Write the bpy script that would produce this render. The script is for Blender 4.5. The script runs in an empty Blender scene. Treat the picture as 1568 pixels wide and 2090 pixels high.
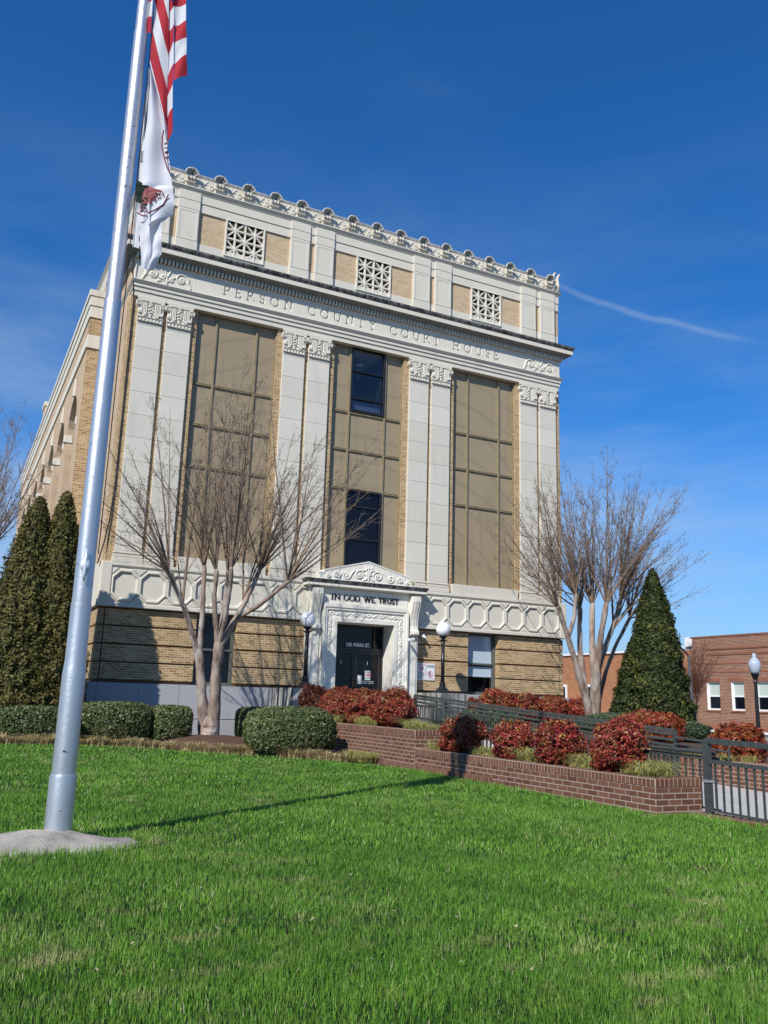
import bpy, math, random
import numpy as np
from mathutils import Vector, Matrix
random.seed(7); RNG = np.random.default_rng(11)
scene = bpy.context.scene
COL = scene.collection
R_ = math.radians

# ------------------------------------------------------------------ camera
CAM = np.array([-11.933, -25.427, -0.275])
cr = Vector((0.89262756, -0.44986075, 0.02900584)); cu = Vector((-0.12173802, -0.17860314, 0.97636098)); cf = Vector((0.43404595, 0.87505784, 0.21419125))
cd = bpy.data.cameras.new('camera'); cam = bpy.data.objects.new('camera', cd); COL.objects.link(cam)
cam.matrix_world = Matrix(((cr.x, cu.x, -cf.x, CAM[0]), (cr.y, cu.y, -cf.y, CAM[1]), (cr.z, cu.z, -cf.z, CAM[2]), (0, 0, 0, 1)))
cd.sensor_fit = 'VERTICAL'; cd.sensor_height = 36; cd.lens = 36*1751.6/2090; cd.clip_end = 3000; cd.clip_start = 0.1
scene.camera = cam
# ------------------------------------------------------------------ light
SUN_AZ, SUN_EL = 52, 39
EXPOSURE = 0.06
SKY_STRENGTH = 0.088
trav = Vector((math.sin(R_(SUN_AZ))*math.cos(R_(SUN_EL)), math.cos(R_(SUN_AZ))*math.cos(R_(SUN_EL)), -math.sin(R_(SUN_EL))))
sl = bpy.data.lights.new('sun', 'SUN'); sl.energy = 5.0; sl.angle = R_(0.5); sl.color = (1.0, 0.955, 0.89)
so = bpy.data.objects.new('sun', sl); COL.objects.link(so); so.rotation_euler = trav.to_track_quat('-Z', 'Y').to_euler(); so.location = (-60, -50, 60)
scene.view_settings.view_transform = 'Standard'; scene.view_settings.look = 'None'
scene.view_settings.exposure = EXPOSURE; scene.view_settings.gamma = 1.0
# sky with thin cirrus and one contrail
w = bpy.data.worlds.new('World'); scene.world = w; w.use_nodes = True
nt = w.node_tree; nt.nodes.clear()
def N(t, **k):
    n = nt.nodes.new(t)
    for a, b in k.items(): setattr(n, a, b)
    return n
def LK(a, b): nt.links.new(a, b)
sky = N('ShaderNodeTexSky'); sky.sky_type = 'NISHITA'; sky.sun_disc = False
sky.sun_elevation = R_(SUN_EL); sky.sun_rotation = R_(180+SUN_AZ); sky.air_density = 1.0; sky.dust_density = 0.35; sky.ozone_density = 3.0; sky.altitude = 300
hs = N('ShaderNodeHueSaturation'); hs.inputs['Saturation'].default_value = 1.0; hs.inputs['Value'].default_value = 1.48
tin = N('ShaderNodeMix', data_type='RGBA', blend_type='MULTIPLY'); tin.inputs[0].default_value = 1; LK(sky.outputs[0], tin.inputs[6]); tin.inputs[7].default_value = (.165, .62, 1.08, 1)
LK(tin.outputs[2], hs.inputs['Color'])
tc = N('ShaderNodeTexCoord')
def wnoise(scale, vec, det=8, rough=.6):
    mp = N('ShaderNodeMapping'); mp.inputs['Scale'].default_value = vec; LK(tc.outputs['Generated'], mp.inputs[0])
    n = N('ShaderNodeTexNoise'); n.inputs['Scale'].default_value = scale; n.inputs['Detail'].default_value = det; n.inputs['Roughness'].default_value = rough
    LK(mp.outputs[0], n.inputs['Vector']); return n.outputs['Fac']
def wmath(op, a, b=None, clamp=False):
    m = N('ShaderNodeMath', operation=op); m.use_clamp = clamp
    for i, v in enumerate((a, b)):
        if v is None: continue
        if isinstance(v, (int, float)): m.inputs[i].default_value = v
        else: LK(v, m.inputs[i])
    return m.outputs[0]
def wramp(v, a, b):
    m = N('ShaderNodeMapRange'); m.interpolation_type = 'SMOOTHSTEP'; LK(v, m.inputs[0]); m.inputs[1].default_value = a; m.inputs[2].default_value = b; return m.outputs[0]
c1 = wramp(wnoise(2.2, (1, 1, 3.5), 9, .62), .46, .85)
c2 = wramp(wnoise(1.1, (1.2, .8, 1.6), 3, .5), .42, .72)
cir = wmath('MULTIPLY', c1, c2)
sx = N('ShaderNodeSeparateXYZ'); LK(tc.outputs['Generated'], sx.inputs[0])
low = wramp(sx.outputs['Z'], .62, .05)
lo2 = wramp(wnoise(1.7, (1, 1, 5), 7, .6), .36, .75)
cir = wmath('ADD', wmath('MULTIPLY', cir, .30), wmath('MULTIPLY', wmath('MULTIPLY', low, lo2), .72))
# contrail: a thin band about a great circle, faded at its ends
def pdir(px, py):
    v = cr*((px-784)/1751.6) - cu*((py-1045)/1751.6) + cf; return v.normalized()
p1, p2, p3 = pdir(1120, 572), pdir(1560, 698), pdir(1340, 620)
nrm = p1.cross(p2).normalized(); along = (p2-p1).normalized()
def wdot(v):
    d = N('ShaderNodeVectorMath', operation='DOT_PRODUCT'); LK(tc.outputs['Generated'], d.inputs[0]); d.inputs[1].default_value = v; return d.outputs['Value']
off = wmath('ADD', wdot(nrm), wmath('MULTIPLY', wmath('SUBTRACT', wnoise(9, (1, 1, 1), 5, .6), .5), .012))
bow = wmath('MULTIPLY', wmath('SUBTRACT', wdot(along), p3.dot(along)), 1)
off = wmath('ADD', off, wmath('SUBTRACT', wmath('MULTIPLY', wmath('MULTIPLY', bow, bow), .55), .009))
band = wramp(wmath('ABSOLUTE', off), .0052, .0004)
e1 = wramp(wdot(along), p1.dot(along)-.015, p1.dot(along)+.05); e2 = wramp(wdot(along), p2.dot(along)+.01, p2.dot(along)-.06)
front = wramp(wdot(p3), .9, .93)
trail = wmath('MULTIPLY', wmath('MULTIPLY', band, wmath('MULTIPLY', e1, e2)), wmath('MULTIPLY', front, wmath('ADD', .35, wmath('MULTIPLY', wnoise(22, (1, 1, 1), 4, .6), .35))))
allc = wmath('ADD', cir, wmath('MULTIPLY', trail, .36), clamp=True)
mx = N('ShaderNodeMix', data_type='RGBA'); LK(allc, mx.inputs[0]); LK(hs.outputs[0], mx.inputs[6]); mx.inputs[7].default_value = (5.4, 6.8, 7.9, 1)
hz = N('ShaderNodeMix', data_type='RGBA'); LK(wmath('MULTIPLY', wramp(sx.outputs['Z'], .36, .0), .5), hz.inputs[0]); LK(mx.outputs[2], hz.inputs[6]); hz.inputs[7].default_value = (5.0, 6.3, 7.8, 1)
bg = N('ShaderNodeBackground'); bg.inputs[1].default_value = SKY_STRENGTH; LK(hz.outputs[2], bg.inputs[0])
wo = N('ShaderNodeOutputWorld'); LK(bg.outputs[0], wo.inputs[0])

# ------------------------------------------------------------------ object helpers
def tag(o, label=None, cat=None, group=None, kind=None):
    if label: o['label'] = label
    if cat: o['category'] = cat
    if group: o['group'] = group
    if kind: o['kind'] = kind
    return o
def thing(name, label, cat, loc=(0, 0, 0), group=None, rz=0):
    o = bpy.data.objects.new(name, None); COL.objects.link(o); o.location = loc; o.rotation_euler = (0, 0, rz)
    o.empty_display_size = .3
    return tag(o, label, cat, group)
def copy_tree(o, parent=None):
    c = o.copy(); COL.objects.link(c); c.parent = parent
    for ch in o.children: copy_tree(ch, c)
    return c
def link_mesh(name, me, mat, parent=None, loc=(0, 0, 0), smooth=False):
    o = bpy.data.objects.new(name, me); COL.objects.link(o); o.location = loc
    if mat: me.materials.append(mat)
    if smooth: me.polygons.foreach_set('use_smooth', np.ones(len(me.polygons), bool))
    if parent: o.parent = parent
    return o
def box_uv(me):
    n = len(me.loops)
    if n == 0: return
    co = np.empty(len(me.vertices)*3); me.vertices.foreach_get('co', co); co = co.reshape(-1, 3)
    vi = np.empty(n, int); me.loops.foreach_get('vertex_index', vi)
    nm = np.empty(len(me.polygons)*3); me.polygons.foreach_get('normal', nm); nm = np.abs(nm.reshape(-1, 3))
    tot = np.empty(len(me.polygons), int); me.polygons.foreach_get('loop_total', tot)
    ln = np.repeat(nm, tot, axis=0); p = co[vi]
    ax = np.argmax(ln*np.array([1, 1, .9]), axis=1)
    uv = np.empty((n, 2))
    uv[:, 0] = np.where(ax == 0, p[:, 1], p[:, 0]); uv[:, 1] = np.where(ax == 2, p[:, 1], p[:, 2])
    l = me.uv_layers.new(name='UVMap'); l.data.foreach_set('uv', uv.ravel())
class MB:
    def __init__(s): s.v = []; s.f = []
    def add(s, vs, fs):
        b = len(s.v); s.v += [tuple(map(float, q)) for q in vs]; s.f += [tuple(b+i for i in f) for f in fs]; return s
    def box(s, x0, x1, y0, y1, z0, z1):
        return s.add([(x0, y0, z0), (x1, y0, z0), (x1, y1, z0), (x0, y1, z0), (x0, y0, z1), (x1, y0, z1), (x1, y1, z1), (x0, y1, z1)],
                     [(0, 3, 2, 1), (4, 5, 6, 7), (0, 1, 5, 4), (1, 2, 6, 5), (2, 3, 7, 6), (3, 0, 4, 7)])
    def slab(s, W, y0, y1, z0, z1, p0, p1):
        # a moulding round three sides of a block: half width W, front y0, projection p0 at the bottom, p1 at the top
        return s.add([(-W-p0, y0-p0, z0), (W+p0, y0-p0, z0), (W+p0, y1, z0), (-W-p0, y1, z0), (-W-p1, y0-p1, z1), (W+p1, y0-p1, z1), (W+p1, y1, z1), (-W-p1, y1, z1)],
                     [(0, 3, 2, 1), (4, 5, 6, 7), (0, 1, 5, 4), (1, 2, 6, 5), (2, 3, 7, 6), (3, 0, 4, 7)])
    def prism(s, pts, a0, a1, axis='y'):
        n = len(pts)
        def P(p, a): return (p[0], a, p[1]) if axis == 'y' else ((a, p[0], p[1]) if axis == 'x' else (p[0], p[1], a))
        s.add([P(p, a0) for p in pts]+[P(p, a1) for p in pts], [tuple(range(n)), tuple(range(2*n-1, n-1, -1))]+[(i+n, (i+1) % n+n, (i+1) % n, i) for i in range(n)])
        return s
    def lathe(s, prof, c=(0, 0, 0), seg=20):
        vs = []; fs = []; n = len(prof)
        for r, z in prof:
            for k in range(seg):
                a = 2*math.pi*k/seg; vs.append((c[0]+r*math.cos(a), c[1]+r*math.sin(a), c[2]+z))
        for i in range(n-1):
            for k in range(seg): fs.append((i*seg+k, i*seg+(k+1) % seg, (i+1)*seg+(k+1) % seg, (i+1)*seg+k))
        fs.append(tuple(range(seg-1, -1, -1))); fs.append(tuple((n-1)*seg+k for k in range(seg)))
        return s.add(vs, fs)
    def tube(s, pts, rad, seg=8, caps=True):
        pts = [Vector(p) for p in pts]; n = len(pts)
        if not hasattr(rad, '__len__'): rad = [rad]*n
        d0 = (pts[-1]-pts[0]); up = Vector((0, 0, 1)) if abs(d0.normalized().z) < .8 else Vector((0, 1, 0))
        vs = []; fs = []
        for i, p in enumerate(pts):
            t = (pts[min(i+1, n-1)]-pts[max(i-1, 0)]).normalized(); a = t.cross(up).normalized(); b = t.cross(a)
            for k in range(seg):
                th = 2*math.pi*k/seg; vs.append(p+(a*math.cos(th)+b*math.sin(th))*rad[i])
        for i in range(n-1):
            for k in range(seg): fs.append((i*seg+k, i*seg+(k+1) % seg, (i+1)*seg+(k+1) % seg, (i+1)*seg+k))
        if caps: fs += [tuple(range(seg-1, -1, -1)), tuple((n-1)*seg+k for k in range(seg))]
        return s.add(vs, fs)
    def sphere(s, c, r, seg=16, rings=10, sq=(1, 1, 1)):
        prof = [(max(1e-4, r*math.sin(math.pi*i/rings)), -r*math.cos(math.pi*i/rings)) for i in range(rings+1)]
        b = len(s.v); s.lathe(prof, (0, 0, 0), seg)
        for i in range(b, len(s.v)):
            q = s.v[i]; s.v[i] = (c[0]+q[0]*sq[0], c[1]+q[1]*sq[1], c[2]+q[2]*sq[2])
        return s
    def beam(s, p, q, wd, th):
        # square bar between two points, th in the vertical sense
        p, q = Vector(p), Vector(q); t = (q-p).normalized(); up = Vector((0, 0, 1)) if abs(t.z) < .9 else Vector((0, 1, 0))
        a = t.cross(up).normalized()*wd/2; b = a.cross(t).normalized()*th/2
        return s.add([p-a-b, p+a-b, p+a+b, p-a+b, q-a-b, q+a-b, q+a+b, q-a+b], [(0, 1, 2, 3), (7, 6, 5, 4), (0, 4, 5, 1), (1, 5, 6, 2), (2, 6, 7, 3), (3, 7, 4, 0)])
    def build(s, name, mat, parent=None, loc=(0, 0, 0), smooth=False, off=(0, 0, 0), bevel=0):
        me = bpy.data.meshes.new(name)
        if off != (0, 0, 0): s.v = [(a-off[0], b-off[1], c-off[2]) for a, b, c in s.v]
        me.from_pydata(s.v, [], s.f); me.validate(); me.update()
        # outward normals
        import bmesh
        bm = bmesh.new(); bm.from_mesh(me); bmesh.ops.recalc_face_normals(bm, faces=bm.faces); bm.to_mesh(me); bm.free()
        box_uv(me)
        if off != (0, 0, 0):
            pass
        o = link_mesh(name, me, mat, parent, loc, smooth)
        if bevel:
            m = o.modifiers.new('bevel', 'BEVEL'); m.width = bevel; m.segments = 1; m.limit_method = 'ANGLE'
        return o
def np_mesh(name, V, F, mat, parent=None, attrs=None, loc=(0, 0, 0), smooth=False, uv=False):
    V = np.asarray(V, np.float32); F = np.asarray(F, np.int32); k = F.shape[1]
    me = bpy.data.meshes.new(name)
    me.vertices.add(len(V)); me.vertices.foreach_set('co', V.ravel())
    me.loops.add(F.size); me.loops.foreach_set('vertex_index', F.ravel())
    me.polygons.add(len(F)); me.polygons.foreach_set('loop_start', np.arange(0, F.size, k, dtype=np.int32))
    try: me.polygons.foreach_set('loop_total', np.full(len(F), k, np.int32))
    except Exception: pass
    me.update(calc_edges=True)
    if attrs:
        for n, a in attrs.items():
            at = me.attributes.new(n, 'FLOAT', 'POINT'); at.data.foreach_set('value', np.asarray(a, np.float32))
    if uv: box_uv(me)
    return link_mesh(name, me, mat, parent, loc, smooth)

# ------------------------------------------------------------------ materials
def mat(name, col, rough=.8, metal=0, spec=.3):
    m = bpy.data.materials.new(name); m.use_nodes = True; b = m.node_tree.nodes['Principled BSDF']
    b.inputs['Base Color'].default_value = (*col, 1); b.inputs['Roughness'].default_value = rough; b.inputs['Metallic'].default_value = metal
    b.inputs['Specular IOR Level'].default_value = spec
    return m
class MT:
    def __init__(s, m): s.m = m; s.t = m.node_tree; s.b = s.t.nodes['Principled BSDF']; s._tc = None
    def n(s, t, **k):
        x = s.t.nodes.new(t)
        for a, b in k.items(): setattr(x, a, b)
        return x
    def l(s, a, b): s.t.links.new(a, b)
    def tc(s, o='Object'):
        if not s._tc: s._tc = s.n('ShaderNodeTexCoord')
        return s._tc.outputs[o]
    def noise(s, sc, det=4, rough=.55, vec=(1, 1, 1), src=None):
        mp = s.n('ShaderNodeMapping'); mp.inputs['Scale'].default_value = vec; s.l(src or s.tc(), mp.inputs[0])
        x = s.n('ShaderNodeTexNoise'); x.inputs['Scale'].default_value = sc; x.inputs['Detail'].default_value = det; x.inputs['Roughness'].default_value = rough; s.l(mp.outputs[0], x.inputs[0]); return x.outputs['Fac']
    def rng(s, v, a, b, c=0, d=1):
        x = s.n('ShaderNodeMapRange'); s.l(v, x.inputs[0])
        for i, q in enumerate((a, b, c, d)): x.inputs[i+1].default_value = q
        return x.outputs[0]
    def ma(s, op, a, b):
        x = s.n('ShaderNodeMath', operation=op)
        for i, v in enumerate((a, b)):
            if isinstance(v, (int, float)): x.inputs[i].default_value = v
            else: s.l(v, x.inputs[i])
        return x.outputs[0]
    def mix(s, f, a, b, bt='MIX'):
        x = s.n('ShaderNodeMix', data_type='RGBA', blend_type=bt)
        if isinstance(f, (int, float)): x.inputs[0].default_value = f
        else: s.l(f, x.inputs[0])
        for i, v in ((6, a), (7, b)):
            if isinstance(v, tuple): x.inputs[i].default_value = (*v, 1)
            else: s.l(v, x.inputs[i])
        return x.outputs[2]
    def attr(s, name):
        x = s.n('ShaderNodeAttribute'); x.attribute_name = name; return x.outputs['Fac']
    def ramp(s, v, stops):
        x = s.n('ShaderNodeValToRGB'); s.l(v, x.inputs[0]); e = x.color_ramp.elements
        while len(e) < len(stops): e.new(.5)
        for i, (p, c) in enumerate(stops): e[i].position = p; e[i].color = (*c, 1)
        return x.outputs[0]
    def color(s, c): s.l(c, s.b.inputs['Base Color']); return s
    def bump(s, h, st=.3, dist=.01):
        x = s.n('ShaderNodeBump'); x.inputs['Strength'].default_value = st; x.inputs['Distance'].default_value = dist; s.l(h, x.inputs['Height']); s.l(x.outputs[0], s.b.inputs['Normal']); return s
def stone_mat(name, col, joints=None, streak=0, grime=.2):
    q = MT(mat(name, col, .85, 0, .2)); a = q.noise(1.3, 5, .6); b = q.noise(18, 4, .6)
    c = q.mix(q.rng(a, .3, .75, 0, .55), col, tuple(x*.86 for x in col))
    c = q.mix(q.rng(b, .35, .8, 0, .35), c, tuple(x*.8 for x in col))
    g = q.noise(1.0, 6, .7, (2.2, 2.2, .45))
    c = q.mix(q.rng(g, .56, .78, 0, grime*2), c, tuple(x*.55 for x in col))
    if streak:
        st = q.noise(9, 5, .7, (1, 1, .07)); st2 = q.noise(1.2, 3, .5)
        c = q.mix(q.ma('MULTIPLY', q.rng(st, .40, .60, 0, 1), streak), c, (.035, .036, .034))
    if joints:
        bt = q.n('ShaderNodeTexBrick'); q.l(q.tc('UV'), bt.inputs[0]); bt.offset = joints[3] if len(joints) > 3 else 0
        bt.inputs['Scale'].default_value = 1; bt.inputs['Brick Width'].default_value = joints[0]; bt.inputs['Row Height'].default_value = joints[1]
        bt.inputs['Mortar Size'].default_value = joints[2]; bt.inputs['Mortar Smooth'].default_value = .1
        bt.inputs['Color1'].default_value = (.90, .90, .89, 1); bt.inputs['Color2'].default_value = (1, 1, 1, 1); bt.inputs['Mortar'].default_value = (1, 1, 1, 1)
        c = q.mix(1.0, c, bt.outputs['Color'], 'MULTIPLY'); c = q.mix(bt.outputs['Fac'], c, tuple(x*.45 for x in col))
        q.color(c); q.bump(q.ma('SUBTRACT', b, bt.outputs['Fac']), .35, .006)
    else:
        q.color(c); q.bump(b, .25, .006)
    return q.m
def brick_mat(name, c1, c2, c3, mortar, w=.203, h=.0677, ms=.0055, offset=.5, rough=.85, blotch=None):
    q = MT(mat(name, c1, rough, 0, .25))
    bt = q.n('ShaderNodeTexBrick'); q.l(q.tc('UV'), bt.inputs[0]); bt.offset = offset
    bt.inputs['Scale'].default_value = 1; bt.inputs['Brick Width'].default_value = w; bt.inputs['Row Height'].default_value = h; bt.inputs['Mortar Size'].default_value = ms; bt.inputs['Mortar Smooth'].default_value = .15
    bt.inputs['Color1'].default_value = (0, 0, 0, 1); bt.inputs['Color2'].default_value = (1, 1, 1, 1); bt.inputs['Mortar'].default_value = (.5, .5, .5, 1); bt.inputs['Bias'].default_value = 0
    tint = q.ramp(bt.outputs['Color'], [(0, c1), (.45, c2), (1, c3)])
    nz = q.noise(30, 4, .65); big = q.noise(.9, 4, .6)
    c = q.mix(q.rng(nz, .3, .8, 0, .4), tint, tuple(x*.55 for x in c1))
    c = q.mix(bt.outputs['Fac'], c, mortar)
    c = q.mix(q.rng(big, .45, .8, 0, .35), c, tuple(x*.6 for x in c2))
    if blotch: c = q.mix(q.rng(q.noise(blotch[1], 5, .7), blotch[2], blotch[2]+.12, 0, .75), c, blotch[0])
    q.color(c); q.bump(q.ma('SUBTRACT', q.ma('MULTIPLY', nz, .5), bt.outputs['Fac']), .55, .006); return q.m
STONE = (.69, .64, .535)
M_stone = stone_mat('limestone', STONE)
M_stonej = stone_mat('limestone_blocks', (.70, .655, .555), (50, .72, .008))
M_frieze = stone_mat('limestone_frieze', (.70, .655, .555))
M_band = stone_mat('limestone_band', (.68, .64, .54), None, 0, .2)
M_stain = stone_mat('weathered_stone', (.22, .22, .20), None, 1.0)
M_soffit = stone_mat('soffit_shade_stone', (.26, .255, .235), None, .3)  # darker tone puts the shade under the cornice into the stone colour
M_shell = stone_mat('weathered_shell', (.50, .49, .45), None, .6)
M_rail = stone_mat('weathered_coping', (.45, .45, .44), None, .35)
M_marble = stone_mat('door_surround_stone', (.80, .76, .66), None, .05, .3)
M_granite = MT(mat('granite', (.4, .41, .43), .75)); _q = M_granite
_bt = _q.n('ShaderNodeTexBrick'); _q.l(_q.tc('UV'), _bt.inputs[0]); _bt.offset = 0.35; _bt.inputs['Scale'].default_value = 1; _bt.inputs['Brick Width'].default_value = 1.16; _bt.inputs['Row Height'].default_value = 4; _bt.inputs['Mortar Size'].default_value = .007
_c = _q.mix(_q.rng(_q.noise(90, 3, .7), .3, .7), (.44, .445, .455), (.30, .305, .32)); _c = _q.mix(_q.rng(_q.noise(1.1, 5, .6, (1, 1, .35)), .5, .8, 0, .5), _c, (.22, .22, .225))
_q.color(_q.mix(_bt.outputs['Fac'], _c, (.12, .12, .12))); M_granite = _q.m
M_granstreak = stone_mat('streaked_granite', (.47, .46, .42), None, .8)
M_tanbrick = brick_mat('tan_brick', (.27, .165, .075), (.40, .265, .13), (.56, .39, .21), (.68, .54, .35), ms=.0065)
M_paperbrick = brick_mat('pale_tan_brick', (.52, .37, .21), (.58, .425, .255), (.64, .48, .31), (.66, .52, .36), ms=.005)
M_sidebrick = brick_mat('side_brick', (.50, .36, .225), (.57, .41, .265), (.62, .455, .305), (.66, .51, .37), ms=.005)
M_red = brick_mat('planter_brick', (.115, .048, .028), (.165, .070, .042), (.215, .098, .062), (.37, .31, .25), .222, .0752, .0070, blotch=((.34, .28, .24), 1.6, .66))
M_redcap = brick_mat('planter_cap_brick', (.13, .052, .03), (.18, .072, .042), (.225, .098, .06), (.38, .32, .25), .077, .6, .0066, 0)
M_orange = brick_mat('street_brick', (.15, .048, .026), (.22, .078, .040), (.30, .12, .062), (.46, .36, .28), .23, .083, .011, blotch=((.62, .58, .56), .75, .69))
M_orange2 = brick_mat('low_street_brick', (.30, .105, .05), (.38, .145, .065), (.45, .19, .09), (.60, .42, .26), .22, .077, .006)
M_soldier = brick_mat('soldier_brick', (.22, .068, .035), (.28, .09, .045), (.33, .12, .06), (.45, .33, .25), .09, .6, .006, 0)
def simple(name, col, rough=.7, metal=0, var=.25, sc=6, spec=.3):
    q = MT(mat(name, col, rough, metal, spec)); a = q.noise(sc, 5, .6)
    q.color(q.mix(q.rng(a, .35, .7), col, tuple(x*(1-var) for x in col))); return q.m
def panel_mat():
    q = MT(mat('tan_panel', (.25, .2, .13), .42, 0, .4)); a = q.noise(.8, 4, .6); w_ = q.n('ShaderNodeTexWave'); w_.wave_type = 'RINGS'; w_.rings_direction = 'SPHERICAL'
    w_.inputs['Scale'].default_value = .35; w_.inputs['Distortion'].default_value = 3; w_.inputs['Detail'].default_value = 2; q.l(q.tc(), w_.inputs[0])
    c = q.mix(q.rng(a, .35, .75, 0, .6), (.335, .262, .162), (.285, .222, .135)); c = q.mix(q.rng(w_.outputs['Fac'], .9, 1, 0, .22), c, (.14, .11, .08))
    c = q.mix(q.rng(q.noise(5, 3, .5), .74, .78, 0, .6), c, (.33, .29, .22)); c = q.mix(q.rng(q.noise(7, 4, .7, (1, 1, .05)), .56, .70, 0, .35), c, (.17, .135, .09)); q.color(c); q.bump(q.noise(1.1, 2, .5), .12, .05); return q.m
M_panel = panel_mat()
M_mull = simple('bronze_frame', (.30, .24, .14), .45, 0, .3)
M_black = mat('black_metal', (.012, .012, .014), .35, 0, .5)
M_door = mat('dark_door_frame', (.018, .016, .018), .35, 0, .5)
M_glass = mat('dark_glass', (.005, .006, .012), .08, 0, .28)
M_void = mat('dark_room', (.004, .004, .006), .9)
def seeglass():
    m = bpy.data.materials.new('clear_glass'); m.use_nodes = True; t = m.node_tree; t.nodes.clear()
    a = t.nodes.new('ShaderNodeBsdfTransparent'); a.inputs[0].default_value = (.9, .93, .97, 1); g = t.nodes.new('ShaderNodeBsdfGlossy'); g.inputs['Roughness'].default_value = .03
    x = t.nodes.new('ShaderNodeMixShader'); x.inputs[0].default_value = .05; o = t.nodes.new('ShaderNodeOutputMaterial')
    t.links.new(a.outputs[0], x.inputs[1]); t.links.new(g.outputs[0], x.inputs[2]); t.links.new(x.outputs[0], o.inputs[0]); return m
M_clear = seeglass()
M_gfixture = mat('pale_fixture', (.8, .8, .72), .5)
M_blind = mat('window_blind', (.80, .84, .82), .6)
M_greyframe = simple('grey_window_frame', (.12, .125, .11), .5)
M_rust = simple('railing_paint', (.062, .070, .065), .5, 0, .35, 12)
M_white = simple('white_paint', (.8, .8, .8), .6, 0, .08)
M_pole = MT(mat('silver_paint', (.62, .65, .70), .36, .75)); _q = M_pole
_c = _q.mix(_q.rng(_q.noise(6, 5, .7, (1, 1, .3)), .4, .75, 0, .5), (.62, .63, .65), (.50, .51, .53)); _c = _q.mix(_q.rng(_q.noise(24, 3, .6), .69, .71), _c, (.05, .045, .04)); _q.color(_c); _q.bump(_q.noise(26, 5, .8), .32, .012); M_pole = _q.m
M_conc = MT(mat('old_concrete', (.4, .36, .3), .9)); _q = M_conc
_c = _q.mix(_q.rng(_q.noise(3, 6, .7), .35, .7), (.46, .42, .35), (.24, .21, .18)); _q.color(_q.mix(_q.rng(_q.noise(40, 4, .7), .55, .75, 0, .6), _c, (.15, .13, .11))); _q.bump(_q.noise(35, 6, .7), .6, .02); M_conc = _q.m
M_walk = simple('concrete_walk', (.50, .48, .44), .85, 0, .18, 3)
M_mulch = MT(mat('mulch', (.12, .07, .045), .95)); _q = M_mulch
_q.color(_q.mix(_q.rng(_q.noise(45, 5, .75), .35, .7), (.19, .105, .07), (.045, .028, .02))); _q.bump(_q.noise(60, 5, .8), 1, .04); M_mulch = _q.m
M_soil = MT(mat('lawn_soil', (.05, .09, .02), .95)); _q = M_soil
_q.color(_q.mix(_q.rng(_q.noise(50, 5, .7), .35, .7), (.03, .06, .012), (.02, .03, .012))); _q.bump(_q.noise(80, 4, .8), 1, .03); M_soil = _q.m
M_asphalt = simple('asphalt', (.06, .06, .062), .9, 0, .2, 20)
M_globe = MT(mat('milk_glass', (.86, .86, .87), .22, 0, .5)); _q = M_globe
_q.color(_q.mix(_q.rng(_q.noise(2.3, 4, .6), .45, .7, 0, .5), (.88, .88, .89), (.62, .63, .66))); M_globe = _q.m
def leafmat(name, stops, rough=.5, transl=.0, attr='rnd', blend=None):
    q = MT(mat(name, stops[0][1], rough, 0, .3)); a = q.attr(attr); c = q.ramp(a, stops)
    n = q.noise(blend[0] if blend else 2.5, 3, .6)
    c = q.mix(q.rng(n, .35, .7, 0, .55), c, blend[1] if blend else tuple(x*.6 for x in stops[0][1])); q.color(c)
    if transl:
        tr = q.n('ShaderNodeBsdfTranslucent'); q.l(c, tr.inputs[0]); mxx = q.n('ShaderNodeMixShader'); mxx.inputs[0].default_value = transl
        out = q.t.nodes['Material Output']; q.l(q.b.outputs[0], mxx.inputs[1]); q.l(tr.outputs[0], mxx.inputs[2]); q.l(mxx.outputs[0], out.inputs[0])
    return q.m
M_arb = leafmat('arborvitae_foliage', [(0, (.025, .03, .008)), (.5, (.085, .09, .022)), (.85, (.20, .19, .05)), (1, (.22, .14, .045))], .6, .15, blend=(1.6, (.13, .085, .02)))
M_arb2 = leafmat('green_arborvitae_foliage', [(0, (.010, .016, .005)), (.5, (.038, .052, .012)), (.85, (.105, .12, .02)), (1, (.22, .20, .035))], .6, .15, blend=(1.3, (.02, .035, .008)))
M_box = leafmat('clipped_hedge_foliage', [(0, (.05, .075, .025)), (.6, (.12, .165, .055)), (.9, (.22, .26, .11)), (1, (.25, .17, .09))], .45, .15, blend=(.9, (.10, .09, .045)))
M_nand = leafmat('red_shrub_foliage', [(0, (.05, .010, .010)), (.25, (.20, .022, .024)), (.5, (.42, .045, .045)), (.68, (.50, .10, .065)), (.8, (.34, .13, .05)), (.92, (.17, .17, .04)), (1, (.62, .34, .10))], .4, .25, blend=(2.6, (.15, .085, .03)))
M_nandd = leafmat('dark_red_shrub_foliage', [(0, (.05, .015, .01)), (.4, (.14, .03, .02)), (.75, (.22, .06, .03)), (1, (.10, .09, .03))], .4, .2)
M_nando = leafmat('orange_shrub_foliage', [(0, (.06, .012, .010)), (.3, (.30, .035, .022)), (.6, (.42, .09, .035)), (.78, (.14, .11, .03)), (1, (.55, .26, .06))], .4, .25, blend=(2.2, (.26, .04, .03)))
M_green = leafmat('groundcover_foliage', [(0, (.03, .05, .02)), (.6, (.07, .11, .05)), (1, (.14, .18, .09))], .5, .1)
M_lir = leafmat('dried_border_grass', [(0, (.34, .25, .11)), (.5, (.58, .46, .22)), (.85, (.70, .60, .34)), (1, (.30, .30, .08))], .6, .2, blend=(3, (.34, .23, .09)))
M_lirg = leafmat('variegated_border_grass', [(0, (.22, .24, .05)), (.5, (.48, .46, .14)), (.85, (.66, .62, .30)), (1, (.14, .2, .04))], .6, .2, blend=(3, (.35, .30, .08)))
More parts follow.
